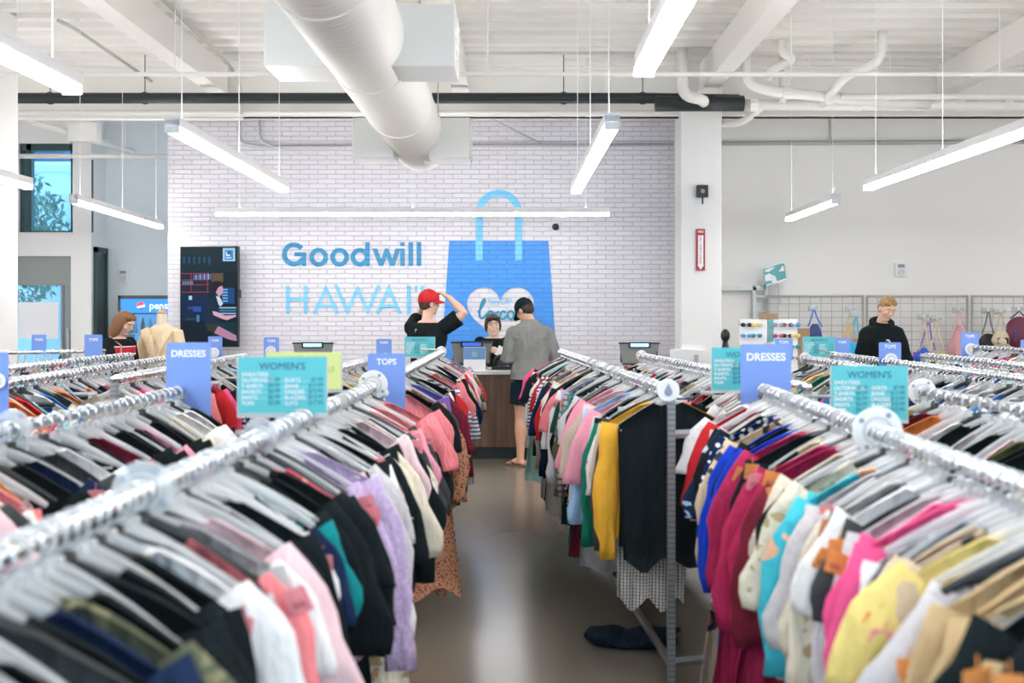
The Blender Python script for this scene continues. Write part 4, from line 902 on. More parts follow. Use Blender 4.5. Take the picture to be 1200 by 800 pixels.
def bag(px_, py, d, w, h, t, mat, strap_mat, label, shape='tote', hook_py=None, cat='bag', pocket=None, dx=0):
    """hangs from a hook on the gridwall"""
    x, z = wx(px_, d), wz(py, d); hz = wz(hook_py, d); o = empty('hanging_bag', (x, d, z)); tag(o, label, cat, 'bags on the gridwall')
    b = MB()
    if shape == 'tote': b.tube([(0,0,h/2),(0,0,h/2-.03),(0,0,0),(0,0,-h/2+.02),(0,0,-h/2)], [(w*.42,t*.25),(w*.45,t*.4),(w*.5,t*.5),(w*.5,t*.5),(w*.46,t*.4)], 18)
    elif shape == 'sling': b.tube([(0,0,h/2),(0,0,h*.25),(-.02,0,-.1*h),(-.03,0,-h/2)], [(w*.12,t*.3),(w*.28,t*.4),(w*.45,t*.5),(w*.5,t*.35)], 16)
    else: b.ell((0,0,-.02), (w*.5,t*.5,h*.5), 18, 12); b.ell((0,-t*.3,-h*.18), (w*.38,t*.35,h*.25), 14, 10)
    b.v = [(p[0]+.008*math.sin(p[2]*40), p[1]+.008*math.sin(p[0]*45+p[2]*20), p[2]) for p in b.v]
    b.build('bag_body', mat, o, True)
    b = MB(); sx = w*.32
    b.tube([(-sx,0,h*.38),(-sx*.4-dx*.5,-.0,(h*.4+hz-z)/2),(-dx-.01,-.02,hz-z-.01),(-dx,-.02,hz-z)], (.011,.005), 6); b.tube([(sx,0,h*.38),(sx*.4-dx*.5,-.0,(h*.4+hz-z)/2),(-dx+.01,-.02,hz-z-.01)], (.011,.005), 6); b.build('strap', strap_mat, o)
    b = MB(); b.rbox((-w*.3,-t*.52,-h*.3),(w*.3,-t*.4,h*.02), .02); b.build('pocket', pocket or mat, o)
    hk = MB(); hk.tube([(0,.15,.0),(0,-.1,-.0),(0,-.13,.03)], .006, 6); hk.box((-.035,.12,-.03),(.035,.15,.05)); hk.box((-.03,-.105,-.01),(.03,-.1,.055)); hh_ = hk.build('wall_hook', STEEL, None, False, (x-dx, d, hz)); tag(hh_, 'steel gridwall hook holding the '+label.split(' on ')[0].split(' hanging')[0], 'hook', 'hooks on the gridwall')
col = lambda n, c: plain('bag_'+n, c, .6)
bag(955,394,15.5,.3,.34,.14,col('navy',(.03,.06,.2)),col('blue',(.05,.2,.6)),'navy and black rope bag hanging above the small WOMEN\'S sign','sling',362,dx=.02)
bag(997,398,15.5,.26,.44,.14,col('tan',(.62,.42,.25)),col('cream',(.7,.6,.42)),'tan and coral sling bag hanging close to the hooded shopper','sling',363,pocket=col('coral',(.7,.2,.12)))
bag(1003,412,15.3,.2,.26,.12,pattern('bag_aqua','floral',(.05,.45,.75),(.6,.8,.85),(.8,.3,.3),14),col('aquas',(.1,.5,.7)),'bright aqua printed pouch hanging beside the tan sling bag','tote',370)
bag(1086,421,15.5,.42,.2,.1,col('purple',(.2,.06,.42)),col('violet',(.3,.15,.55)),'wide purple bag hanging beside the hooded shopper','tote',377,dx=-.02)
bag(1083,416,15.3,.24,.2,.1,col('royal',(.02,.1,.55)),col('cream',(.7,.6,.42)),'royal blue pouch hanging in front of the purple bag','sling',372)
bag(1098,418,15.25,.3,.2,.14,col('olive',(.5,.42,.2)),col('cream',(.7,.6,.42)),'olive tan purse with orange rim hanging beside the purple bag','round',374,pocket=col('orange',(.75,.22,.1)))
bag(1124,402,15.5,.28,.5,.16,col('rose',(.72,.36,.38)),col('roses',(.7,.4,.4)),'dusty pink cinched sack bag hanging behind the TOPS sign','sling',364)
bag(1158,400,15.45,.26,.26,.16,col('black',(.02,.02,.022)),col('grey',(.2,.2,.2)),'black round handbag on a hook beside the beige one','round',365)
bag(1173,396,15.3,.24,.26,.14,col('beige',(.68,.58,.4)),col('beiges',(.6,.5,.36)),'beige handbag hanging with the black handbag and the backpack','round',366,pocket=col('black',(.02,.02,.022)))
bag(1194,388,15.3,.36,.44,.22,col('maroon',(.16,.025,.06)),col('navys',(.03,.05,.12)),'maroon and navy backpack hanging at the end of the bag row','round',364,pocket=col('navy',(.03,.06,.2)),cat='backpack')
# sunglasses stand
o = empty('sunglasses_stand', (wx(903,12), 12.1, 0)); o.rotation_euler.z = math.radians(-8); tag(o, 'white sunglasses display stand before the gridwall', 'stand')
b = MB(); b.rbox((-.30,-.02,.6),(-.015,.02,1.52), .015); b.rbox((.015,-.02,.6),(.30,.02,1.52), .015); b.build('display_board', PAPER, o)
b = MB(); b.rbox((-.25,-.2,0),(.25,.2,.04), .05, ax=2); b.tube([(0,.04,.04),(0,.04,1.5)], .025, 10); b.box((-.31,.02,1.45),(.31,.035,1.5)); b.build('post', STEEL, o)
b = MB(); b.box((-.1,-.03,1.52),(.1,.03,1.58)); b.build('top_card', plain('kraft', (.38,.24,.13), .7), o)
b = MB(); b.prism([(-.02,1.28),(.05,1.28),(.05,1.52),(-.01,1.50),(.02,1.4)], -.03, -.022); b.build('header_card', MATS['pennant_teal'], o)
b = MB(); b.box((-.05,-.031,1.1),(.03,-.022,1.27)); b.build('price_card', plain('peach_card', (.8,.55,.36), .6), o)
sgm = MB()
for sx in (-1, 1): sgm.ell((sx*.033,0,0), (.028,.006,.022), 12, 8); sgm.tube([(sx*.06,0,.008),(sx*.066,.06,.004)], .003, 5)
sgm.tube([(-.01,0,.006),(.01,0,.006)], .003, 5); sgme = sgm.mesh('sunglasses', True); sgme.materials.append(BPLAS)
sc = [('black',(.015,.015,.018)),('teal',(.03,.25,.3)),('brown',(.2,.09,.05)),('yellow',(.75,.6,.15)),('red',(.45,.06,.08)),('blue',(.1,.3,.6)),('grey',(.3,.3,.32))]
rows = 'top second third fourth'.split()
for r in range(4):
    for k, xq in enumerate((-.235,-.13,.1,.19,.265)):
        n, c = sc[(r*5+k*3)%7]; q = link('sunglasses', sgme); q.matrix_world = o.matrix_world
        q.location = Matrix.Rotation(o.rotation_euler.z,4,'Z') @ V((xq,-.075,1.46-.115*r))+o.location; q.rotation_euler = o.rotation_euler
        q.material_slots[0].link = 'OBJECT'; q.material_slots[0].material = plain('shades_'+n, c, .2)
        tag(q, '%s sunglasses, %s along the %s row of the display stand' % (n, nth(k+1), rows[r]), 'sunglasses', 'sunglasses on the stand')
b = MB(); b.box((-.09,-.05,-.2),(.09,.05,.2)); bb = b.build('cardboard_box', plain('kraft', (.38,.24,.13), .7), None, False, (wx(938,12.3),12.3,1.22)); bevel(bb,.004); tag(bb, 'brown cardboard carton beside the sunglasses stand', 'box')
b = MB(); b.tube([(0,0,-.92),(0,0,-.2)], .02, 8); b.rbox((-.15,-.12,-1.22),(.15,.12,-1.19),.03,ax=2); b.tube([(0,0,-1.2),(0,0,-.2)], .018, 8); b.build('stand', STEEL, bb)
# small black fixture and shoulder of something dark by the pillar foot
o = empty('headphone_stand', (wx(850,13), 13, 0)); tag(o, 'black bust with goggles beside the white pillar', 'bust')
b = MB(); b.ell((0,0,wz(393,13)), (.055,.06,.075)); b.tube([(0,0,wz(415,13)-.1),(0,0,wz(400,13))], [.07,.03], 12); b.ell((.06,0,wz(413,13)), (.07,.05,.03)); b.tube([(0,0,.02),(0,0,1.1)], .03, 10); b.tube([(0,0,0),(0,0,.03)], .14, 16); b.build('body', BPLAS, o, True)
# ------------------------------------------------------------------ clothes racks
RH = 1.27; RR = .016
NOTCH = None
def slot_mat():
    m, nt, b = _mat('slotted_steel'); b.inputs['Metallic'].default_value = .7; b.inputs['Roughness'].default_value = .35
    w = nd(nt, 'ShaderNodeTexWave', wave_type='BANDS', bands_direction='Z'); w.inputs['Scale'].default_value = 14
    nt.links.new(coords(nt, 1.0), w.inputs['Vector']); c = ramp(nt, w.outputs['Fac'], [(0, (.26,.27,.27)), (.35, (.36,.37,.37))]); nt.links.new(c, b.inputs['Base Color']); return m
SLOT = slot_mat(); BARM = plain('rack_bar_steel', (.36,.38,.38), .35, .7)
RAILS = {}
def rack(rails, label, cross=True):
    """rails: {key: ((x0,y0),(x1,y1))} - a rack with one or two hanging rails"""
    ks = list(rails); (xa, ya), (xb, yb) = rails[ks[0]]
    o = empty('clothes_rack', (sum(rails[k][0][0]+rails[k][1][0] for k in ks)/2/len(ks), (ya+yb)/2, 0)); L0 = o.location.copy()
    tag(o, label, 'clothes rack', 'clothes racks')
    for k in ks:
        p0, p1 = V((*rails[k][0], RH)), V((*rails[k][1], RH)); RAILS[k] = (p0, p1); d = (p1-p0).normalized()
        b = MB(); b.tube([p0-d*.05-L0, p1+d*.05-L0], RR, 16); b.build('rail', CHROME, o, True)
        for q in (p0-d*.03, p1+d*.03):
            b = MB(); a = math.atan2(d.y, d.x)-PI/2; M = Matrix.Translation((q.x-L0.x, q.y-L0.y, 0)) @ Matrix.Rotation(a, 4, 'Z')
            b.box((-.016,-.013,.03),(.016,.013,RH-.015), 0, M); pp = b.build('post', SLOT, o)
            b = MB(); b.rbox((-.05,-.05,0),(.05,.05,.03), .02, 0, M, 2); b.build('foot', BPLAS, pp)
        b = MB(); b.box((-.012,0,.10),(.012,(p1-p0).length,.13), 0, Matrix.Translation((p0.x-L0.x,p0.y-L0.y,0)) @ Matrix.Rotation(math.atan2(d.y,d.x)-PI/2,4,'Z')); b.build('base_bar', BARM, o)
    if len(ks) > 1:
        for e in (0, 1):
            q0, q1 = RAILS[ks[0]][e]-L0, RAILS[ks[1]][e]-L0
            for z in (1.08, .115):
                b = MB(); b.tube([(q0.x,q0.y,z),(q1.x,q1.y,z)], (.012,.018), 4, ref=(0,1,0)); b.build('cross_bar', BARM, o)
    return o
rack({'A': ((-.705,1.0),(-.645,5.1)), 'A2': ((-1.44,1.0),(-1.40,4.72))}, 'long front rack with pink price tags running up to the big TOPS sign')
rack({'B': ((-.63,5.6),(-.62,9.4))}, 'rack behind the TOPS sign, coral tee at front, ending by counter')
rack({'C': ((.65,4.82),(.365,9.4)), 'C2': ((1.27,5.0),(.94,8.5))}, 'rack with a grey drop on its end disc, running up to the man in grey')
rack({'D': ((.925,1.15),(1.06,4.88)), 'D2': ((1.69,2.0),(1.67,4.66))}, 'long front rack with orange price tags running up to a DRESSES sign')
rack({'B2': ((-1.05,6.2),(-.97,8.5))}, 'short rack behind the yellow-green sign and large white disc')
rack({'E': ((-1.97,5.6),(-2.0,8.4))}, 'rack beyond the DRESSES sign under the television')
rack({'G': ((-2.35,3.9),(-2.44,8.0)), 'H': ((-2.98,5.6),(-2.92,8.6))}, 'rack of white hangers before the mannequin and shopper with red stripes')
rack({'I': ((-4.75,8.75),(-3.5,9.55))}, 'rack set crosswise before the glass entrance door')
rack({'J': ((2.02,6.0),(2.04,8.0)), 'K': ((2.5,5.2),(2.42,8.7))}, 'rack behind the WOMEN\'S sign below the hooded man')
rack({'L': ((3.12,5.6),(3.05,8.5))}, 'rack below the purple and pink bags')
rack({'M': ((4.5,8.4),(4.25,10.5))}, 'far rack below the backpack and the black handbag')
# ------------------------------------------------------------------ hangers
def plastic_mat(name, c, alpha):
    m, nt, b = _mat(name); b.inputs['Base Color'].default_value = (*c,1); b.inputs['Roughness'].default_value = .12; b.inputs['Specular IOR Level'].default_value = .9
    t = nd(nt, 'ShaderNodeBsdfTransparent'); t.inputs[0].default_value = (.96,.97,.97,1); x = nd(nt, 'ShaderNodeMixShader')
    f = nd(nt, 'ShaderNodeFresnel'); f.inputs[0].default_value = 1.5; a = nd(nt, 'ShaderNodeMath', operation='MULTIPLY_ADD'); a.inputs[1].default_value = .9; a.inputs[2].default_value = alpha
    a.use_clamp = True; nt.links.new(f.outputs[0], a.inputs[0]); nt.links.new(a.outputs[0], x.inputs[0])
    nt.links.new(t.outputs[0], x.inputs[1]); nt.links.new(b.outputs[0], x.inputs[2]); nt.links.new(x.outputs[0], nt.nodes['Material Output'].inputs[0]); MATS[name] = m; return m
CLEAR = plastic_mat('clear_plastic', (.94,.95,.95), .32); HBLACK = plain('hanger_black', (.015,.02,.021), .35); HCHROME = plain('hook_metal', (.8,.81,.82), .2, .9); HWHITE = plain('hanger_white', (.8,.8,.79), .3)
def arm_outline(hw, drop, th, neck=.018, n=10):
    top = []; bot = []
    for k in range(n+1):
        s = k/n; x = neck+(hw-neck)*s; z = -.052-drop*s**1.15; top.append((x, z)); bot.append((x, z-th*(1-.55*s)-(.012 if s > .92 else 0)))
    r = top+bot[::-1]; bz = -.052-th-.006
    return [(-x, z) for x, z in top[::-1]]+[(-.012,-.045),(.012,-.045)]+top+bot[::-1]+[(0,bz)]+[(-x, z) for x, z in bot]
def hanger_body(kind, seed):
    r = random.Random(seed); b = MB()
    if kind == 'bar':
        hw = .165+.02*r.random(); z = -.098
        b.rbox((-hw,-.006,z-.022),(hw,.006,z), .008); b.tube([(0,0,-.05),(-.05,0,z-.004)], .006, 6); b.tube([(0,0,-.05),(.05,0,z-.004)], .006, 6); b.tube([(0,0,-.04),(0,0,z)], .009, 8)
    else:
        hw = .195+.02*r.random(); dr = .10+.022*r.random(); th = .03 if kind == 'wide' else .021
        # two mirrored arm plates with ribs, seen as a curved shoulder
        for sx in (-1, 1):
            n = 10; pts = []; rad = []
            for k in range(n+1):
                s = k/n; pts.append((sx*(.004+hw*s), .004*math.sin(s*PI), -.056-dr*s**1.2)); rad.append((.0055+.002*(1-s), (th*.55)*(1-.5*s)))
            b.tube(pts, rad, 8, ref=(0,1,0), rnd=.6)
            if kind == 'wide': b.tube([(sx*.02,0,-.1),(sx*.09,0,-.115),(sx*.17,0,-.15)], (.004,.008), 6, ref=(0,1,0))
        b.rbox((-.016,-.007,-.085),(.016,.007,-.035), .006)
        if kind == 'wide':
            b.tube([(-.165,0,-.16),(.165,0,-.16)], .0045, 6)
    return b
def hook_mb(r):
    b = MB(); cz = .016-(.0245-r); pts = [(.0245*math.cos(math.radians(a)), 0, cz+.0245*math.sin(math.radians(a))) for a in range(200, -61, -20)]
    pts += [(.006,0,-.026),(0,0,-.034),(0,0,-.055)]
    b.tube(pts, r, 7, rnd=.5); return b
HBODY = {}
for kd, n in (('top',3),('wide',2),('bar',2)): HBODY[kd] = [hanger_body(kd, 10+i).mesh('hanger', True) for i in range(n)]
HOOKS = [hook_mb(.0031).mesh('hook', True), hook_mb(.0042).mesh('hook', True)]
cl = MB(); cl.rbox((-.017,-.011,-.05),(.017,-.002,.006), .004); cl.rbox((-.017,.002,-.05),(.017,.011,.006), .004); cl.rbox((-.012,-.004,-.012),(.012,.004,.012), .003); CLIP = cl.mesh('clip')
for l in HBODY.values():
    for me in l: me.materials.append(CLEAR)
for me in HOOKS: me.materials.append(HCHROME)
CLIP.materials.append(CLEAR)
def setmat(o, m): o.material_slots[0].link = 'OBJECT'; o.material_slots[0].material = m
# ------------------------------------------------------------------ garments
def garment_mb(kind, seed, ns=15, nv=11):
    r = random.Random(seed); b = MB()
    P = dict(tee=dict(hw=.215,L=.60,fl=.02,sl=.19,out=.085,dip=.05,nk=.34), shirt=dict(hw=.22,L=.66,fl=.03,sl=.54,out=.075,dip=.035,nk=.30),
             tank=dict(hw=.175,L=.58,fl=.16,sl=0,out=0,dip=.11,nk=.5), blouse=dict(hw=.21,L=.62,fl=.12,sl=.30,out=.10,dip=.07,nk=.42),
             dress=dict(hw=.20,L=.98,fl=.30,sl=.17,out=.07,dip=.07,nk=.40), caftan=dict(hw=.235,L=1.1,fl=.34,sl=.42,out=.13,dip=.05,nk=.3), tunic=dict(hw=.205,L=.74,fl=.02,sl=0,out=0,dip=.03,nk=.25,full=1), maxi=dict(hw=.18,L=1.1,fl=.38,sl=0,out=0,dip=.10,nk=.46),
             skirt=dict(hw=.165,L=.62,fl=.28,sl=0,out=0,dip=0,nk=0,z0=-.125), trousers=dict(hw=.165,L=.92,fl=-.12,sl=0,out=0,dip=0,nk=0,z0=-.125))[kind]
    hw = P['hw']*(1+.06*(r.random()-.5)); L = P['L']*(1+.14*(r.random()-.5)); fl = P['fl']; ph = [r.random()*6.28 for _ in range(6)]; fr = 2.2+1.6*r.random()
    hang = 'z0' in P
    sh = .108+.03*r.random(); up = .029+.009*r.random()
    def zt(s): return P['z0']-.004*math.sin(s*9+ph[0]) if hang else -up-sh*abs(s)**1.2
    def pt(s, v, side):
        ww = hw*(1+fl*v)
        if not hang:
            if P['sl']: ww *= 1-.07*math.exp(-((v-.28)/.16)**2)
            elif 'full' not in P: ww *= (.80+.2*min(1, v/.25)) if v < .25 else 1
        z = zt(s)
        if P['nk'] and abs(s) < P['nk']: z -= (P['dip'] if side < 0 else P['dip']*.35)*math.sqrt(max(0, 1-(s/P['nk'])**2))
        hem = -L-(0.02*math.sin(s*fr*2+ph[1])+.012*math.sin(s*7+ph[2]))
        z = z*(1-v)+hem*v
        th = (.009+.017*min(1, v*2.2+.15))*math.sqrt(max(.08, 1-.92*s*s))
        fold = (.003+.013*v)*math.sin(fr*PI*s+ph[3]+1.1*v)+(.002+.006*v)*math.sin(2.7*fr*s+ph[4]-1.7*v)
        if hang: fold *= .8
        return (ww*s+.012*v*math.sin(3*v+ph[5]), side*th+fold, z)
    for side in (-1, 1):
        o = len(b.v)
        for j in range(nv):
            for i in range(ns): b.v.append(pt(-1+2*i/(ns-1), j/(nv-1), side))
        for j in range(nv-1):
            for i in range(ns-1):
                q = (o+j*ns+i, o+j*ns+i+1, o+(j+1)*ns+i+1, o+(j+1)*ns+i); b.f.append(q[::-1] if side < 0 else q)
    N = ns*nv
    for j in range(nv-1):
        b.f.append((j*ns, (j+1)*ns, N+(j+1)*ns, N+j*ns)); e = ns-1; b.f.append((j*ns+e, N+j*ns+e, N+(j+1)*ns+e, (j+1)*ns+e))
    for i in range(ns-1):
        s = abs(-1+2*(i+.5)/(ns-1))
        if hang or s > P['nk']: b.f.append((i, N+i, N+i+1, i+1))
        q = (nv-1)*ns; b.f.append((q+i, q+i+1, N+q+i+1, N+q+i))
    if P['sl']:
        for sx in (-1, 1):
            le = P['sl']*(1+.15*(r.random()-.5)); out = P['out']*(1+.5*(r.random()-.4)); x0 = hw*.90; z0 = zt(.86)-.012; pts = []; rad = []; n = 8
            for k in range(n+1):
                t = k/n; pts.append((sx*(x0+out*math.sin(min(1, t*1.25)*PI/2)*(1 if le < .4 else (1-.35*t))), .006*math.sin(t*4+ph[2])-.01*t, z0-.045-le*t+.03*(1-t)**2))
                rad.append((.056-(.018 if le > .4 else .004)*t+.007*math.sin(t*9+ph[0]), .022+.008*math.sin(t*7+ph[1])))
            o_ = len(b.v); b.tube(pts, rad, 14, ref=(1,0,0))
            for q in range(o_, len(b.v)):
                x, y, z = b.v[q]; dx_ = x-sx*(x0+.04); w_ = min(1, max(0, (z0-.02-z)/.12)); b.v[q] = (x+.006*w_*math.sin(z*34+ph[3]), y+w_*(.006*math.sin(dx_*95+ph[4]+z*9)+.004*math.sin(dx_*60-z*22+ph[1])), z)
    b.m = [0]*len(b.f); return b
KN = dict(tee='t_shirt', shirt='long_sleeve_shirt', tank='sleeveless_top', blouse='blouse', dress='dress', maxi='long_dress', tunic='tunic', caftan='long_dress', skirt='skirt', trousers='trousers')
KW = dict(tee='short-sleeve tee', shirt='long-sleeve shirt', tank='sleeveless top', blouse='blouse', dress='dress', maxi='long dress', tunic='tunic', caftan='wide-sleeved long dress', skirt='skirt', trousers='trousers')
GM = {}
for kd in KN:
    GM[kd] = []
    for i in range(4):
        me = garment_mb(kd, 100+i*7+len(kd)).mesh(KN[kd], True); me.materials.append(BLACKF); GM[kd].append(me)
GLOW = {kd: garment_mb(kd, 55+len(kd), 9, 6) for kd in KN}
PAL = {
 'black':fabric('f_black',(.010,.015,.017)),'charcoal':fabric('f_charcoal',(.055,.06,.062)),'navy':fabric('f_navy',(.012,.025,.065)),'white':fabric('f_white',(.80,.79,.78)),
 'cream':fabric('f_cream',(.74,.66,.52)),'beige':fabric('f_beige',(.56,.47,.37)),'tan':fabric('f_tan',(.55,.40,.22)),'grey':fabric('f_grey',(.36,.36,.36)),'pale grey':fabric('f_lgrey',(.58,.56,.57)),
 'coral pink':fabric('f_coral',(.80,.23,.25)),'pink':fabric('f_pink',(.80,.33,.42)),'pale pink':fabric('f_ppink',(.82,.58,.60)),'hot pink':fabric('f_hpink',(.80,.10,.27)),'red':fabric('f_red',(.58,.03,.035)),
 'crimson':fabric('f_crim',(.40,.025,.085)),'maroon':fabric('f_maroon',(.17,.018,.035)),'royal blue':fabric('f_royal',(.012,.05,.46)),'blue':fabric('f_blue',(.04,.17,.45)),'light blue':fabric('f_lblue',(.32,.53,.76)),
 'aqua':fabric('f_aqua',(.30,.68,.75)),'mint':fabric('f_mint',(.45,.74,.70)),'teal':fabric('f_teal',(.01,.24,.25)),'green':fabric('f_green',(.012,.17,.11)),'dark green':fabric('f_dgreen',(.012,.065,.045)),
 'olive':fabric('f_olive',(.11,.12,.05)),'olive yellow':fabric('f_oyellow',(.42,.34,.05)),'mustard yellow':fabric('f_mustard',(.80,.42,.045)),'pale yellow':fabric('f_pyellow',(.80,.64,.22)),'orange':fabric('f_orange',(.74,.20,.05)),
 'rust':fabric('f_rust',(.38,.11,.04)),'lavender':fabric('f_lav',(.50,.46,.74)),'purple':fabric('f_purple',(.16,.10,.40)),'brown':fabric('f_brown',(.13,.065,.04)),
 'leopard-print':pattern('f_leopard','leopard',(.50,.23,.13),(.04,.02,.02),scale=85),'pink floral':pattern('f_pfloral','floral',(.72,.10,.16),(.85,.42,.42),(.8,.65,.4),26),
 'red-flowered white':pattern('f_wfloral','floral',(.80,.77,.75),(.75,.12,.10),(.3,.3,.25),14),'dark floral':pattern('f_bfloral','floral',(.015,.02,.025),(.6,.14,.14),(.7,.6,.4),13),
 'navy dotted':pattern('f_ndots','dots',(.010,.022,.085),(.82,.82,.84),scale=34),'black dotted':pattern('f_bdots','dots',(.012,.016,.03),(.7,.72,.75),scale=50),
 'grey plaid':pattern('f_gplaid','plaid',(.46,.43,.38),(.22,.20,.17),(.14,.13,.11),9),'dark plaid':pattern('f_bplaid','plaid',(.05,.04,.035),(.40,.34,.26),(.3,.06,.05),8),
 'black and white printed':pattern('f_bw','plaid',(.74,.70,.64),(.03,.03,.03),(.7,.66,.6),22),'striped':pattern('f_stripe','hstripes',(.80,.78,.76),(.10,.15,.30),scale=12),
 'turquoise floral':pattern('f_afloral','floral',(.06,.50,.60),(.75,.42,.26),(.78,.70,.55),9),'lilac speckled':pattern('f_lheather','heather',(.60,.47,.66),(.44,.34,.55),scale=70),
 'tan floral':pattern('f_tfloral','floral',(.62,.48,.33),(.05,.05,.06),(.5,.2,.12),11),'green floral':pattern('f_gfloral','floral',(.012,.04,.03),(.70,.58,.32),(.75,.42,.28),7),
 'navy floral':pattern('f_nfloral','floral',(.012,.022,.05),(.35,.55,.78),(.75,.72,.6),20),'cream floral':pattern('f_cfloral','floral',(.72,.66,.52),(.45,.36,.20),(.62,.30,.18),18),
 'grey heathered':pattern('f_gheather','heather',(.52,.52,.52),(.36,.36,.37),scale=60),'camouflage green':pattern('f_camo','floral',(.10,.11,.07),(.22,.21,.12),(.03,.035,.03),11),
 'yellow floral':pattern('f_yfloral','floral',(.78,.58,.14),(.6,.45,.15),(.25,.3,.12),22)}
PTAG = fabric('tag_pink', (.85,.30,.33)); OTAG = fabric('tag_orange', (.85,.33,.10)); WTAG = PAPER
tg = MB(); tg.rbox((-.021,-.0007,-.052),(.021,.0007,0), .004); tg.box((-.001,-.0012,-.001),(.001,.0012,.022)); TAG = tg.mesh('price_tag'); TAG.materials.append(PTAG)
tp = MB(); 
for k in range(5): tp.box((-.012+.005*k,-.0014,-.04),(-.0095+.005*k,-.0009,-.03+.003*(k%2)))
TPR = tp.mesh('barcode'); TPR.materials.append(plain('tag_ink', (.35,.08,.1), .7))
FILL = ['black']*5+['white']*3+['charcoal','navy','pale grey','grey','pink','beige','cream','red','dark green','light blue','striped','maroon','dark floral','coral pink','olive','pale pink']
FK = ['tee','shirt','tank','blouse','blouse','dress']
def fill_rail(key, words, n, seq, rnd, tagm, tagp, yawb=0, hang_word=None, hang_mix=(.6,.22,.18), sgn=1, start=0.0, kinds=FK, j0=1.0, fill=None, hmax=999):
    """seq: {fraction 0..1 from the front: (colour, kind)} pinned garments; the rest are filled in"""
    p0, p1 = RAILS[key]; d = p1-p0; Lr = d.length; a0 = math.atan2(d.y, d.x)-PI/2
    pins = {}
    for f, c, k in seq:
        i = min(n-1, int(round(f*(n-1))))
        while i in pins: i += 1
        pins[i] = (c, k)
    yw = 0
    for i in range(n):
        t = start+(1-start)*(i+.5)/n; yw = .8*yw+(rnd.random()-.5)*.24*j0
        q = p0+d*(t+(rnd.random()-.5)*.25/n); c, k = pins.get(i, (None, None))
        if c is None: c = rnd.choice(fill or FILL); k = rnd.choice(kinds)
        if k in ('skirt', 'trousers'): hk = 'bar'
        else: hk = 'wide' if rnd.random() < .45 else 'top'
        hm = HBLACK if rnd.random() < hang_mix[1] else CLEAR
        if hk == 'bar': hm = CLEAR if rnd.random() < .75 else HBLACK
        rz = a0+yawb+yw; ty = (rnd.random()-.5)*.16
        hbm = HBODY[hk][rnd.randrange(len(HBODY[hk]))]
        if i < hmax: h = link('clothes_hanger', hbm, None, q, (0, ty, rz)); setmat(h, hm)
        else: far_hangers(hbm, HOOKS[i%2], hm, Matrix.Translation(q) @ Euler((0,ty,rz)).to_matrix().to_4x4())
        hn = 'clear plastic' if hm is CLEAR else 'black plastic'
        g = link(KN[k], GM[k][rnd.randrange(4)], None, q-V((0,0,(.03*rnd.random() if rnd.random() < .25 else 0))), (0, ty*.9+(rnd.random()-.5)*.05, rz)); setmat(g, PAL[c])
        s = .97+.1*rnd.random(); g.scale = (s*(-1 if rnd.random() < .5 else 1), .95, 1)
        pl = '%s from the front on the %s' % (nth(i+1), words)
        tag(g, '%s %s, %s' % (c, KW[k], pl), 'garment', 'garments on the '+words)
        if i < hmax: tag(h, '%s hanger, %s' % (hn, pl), 'hanger', 'hangers on the '+words)
        if i < hmax: hkk = link('hook', HOOKS[0 if hm is HBLACK or rnd.random() < .4 else 1], h); setmat(hkk, HCHROME if (hm is HBLACK or rnd.random() < .5) else CLEAR)
        if hk == 'bar' and i < hmax:
            for sx in (-.13, .13): cc = link('clip', CLIP, h, (sx,0,-.105)); setmat(cc, CLEAR if rnd.random() < .7 else HWHITE)
        if rnd.random() < tagp:
            x = sgn*((.17 if k in ('tank','maxi','tunic','skirt','trousers') else .225)+.055*rnd.random()); z = -.15-.12*rnd.random()
            tt = link('price_tag', TAG, g, (x if g.scale[0] > 0 else -x, -.034, z), (.25, (rnd.random()-.5)*.7, .5*(rnd.random()-.3)*sgn)); setmat(tt, tagm if rnd.random() < .85 else PTAG); link('barcode', TPR, tt)
rnd = random.Random(21)
hb = {'c': MB(), 'b': MB(), 'm': MB()}
def far_hangers(me, hk, hm, M):
    hb['b' if hm is HBLACK else 'c'].add([v.co for v in me.vertices], [tuple(p.vertices) for p in me.polygons], 0, M)
    hb['m'].add([v.co for v in hk.vertices], [tuple(p.vertices) for p in hk.polygons], 0, M)
FA = ['black']*6+['charcoal','white','pale grey','grey','pale pink','navy','coral pink']; FD = ['black']*3+['cream','beige','pale grey','white','white','tan','cream floral','pale pink','charcoal','maroon']
fill_rail('A', 'pink-tag rail', 92, [
 (.0,'charcoal','tee'),(.02,'black','shirt'),(.04,'black','tee'),(.06,'white','tank'),(.08,'black','shirt'),(.1,'camouflage green','tee'),(.12,'black','tee'),(.145,'black','shirt'),(.165,'yellow floral','maxi'),(.185,'white','tee'),(.205,'white','tank'),
 (.225,'grey heathered','shirt'),(.245,'grey','shirt'),(.265,'pale pink','blouse'),(.285,'pink','tank'),(.31,'black','dress'),(.33,'black','maxi'),(.35,'black','shirt'),(.37,'white','tank'),(.39,'teal','tee'),(.41,'black','blouse'),(.43,'pink floral','blouse'),(.45,'pink floral','dress'),
 (.47,'royal blue','maxi'),(.49,'white','tank'),(.51,'lilac speckled','blouse'),(.53,'lilac speckled','shirt'),(.55,'black','maxi'),(.57,'black','blouse'),(.59,'pale grey','tee'),(.62,'black','shirt'),(.65,'tan floral','tee'),(.67,'cream floral','dress'),(.69,'cream','blouse'),(.72,'black','tee'),(.8,'cream floral','blouse'),(.86,'pink','tee'),(.92,'pale pink','tank'),(.97,'coral pink','tee')],
 rnd, PTAG, .5, yawb=.03, sgn=1, start=.04, fill=FA)
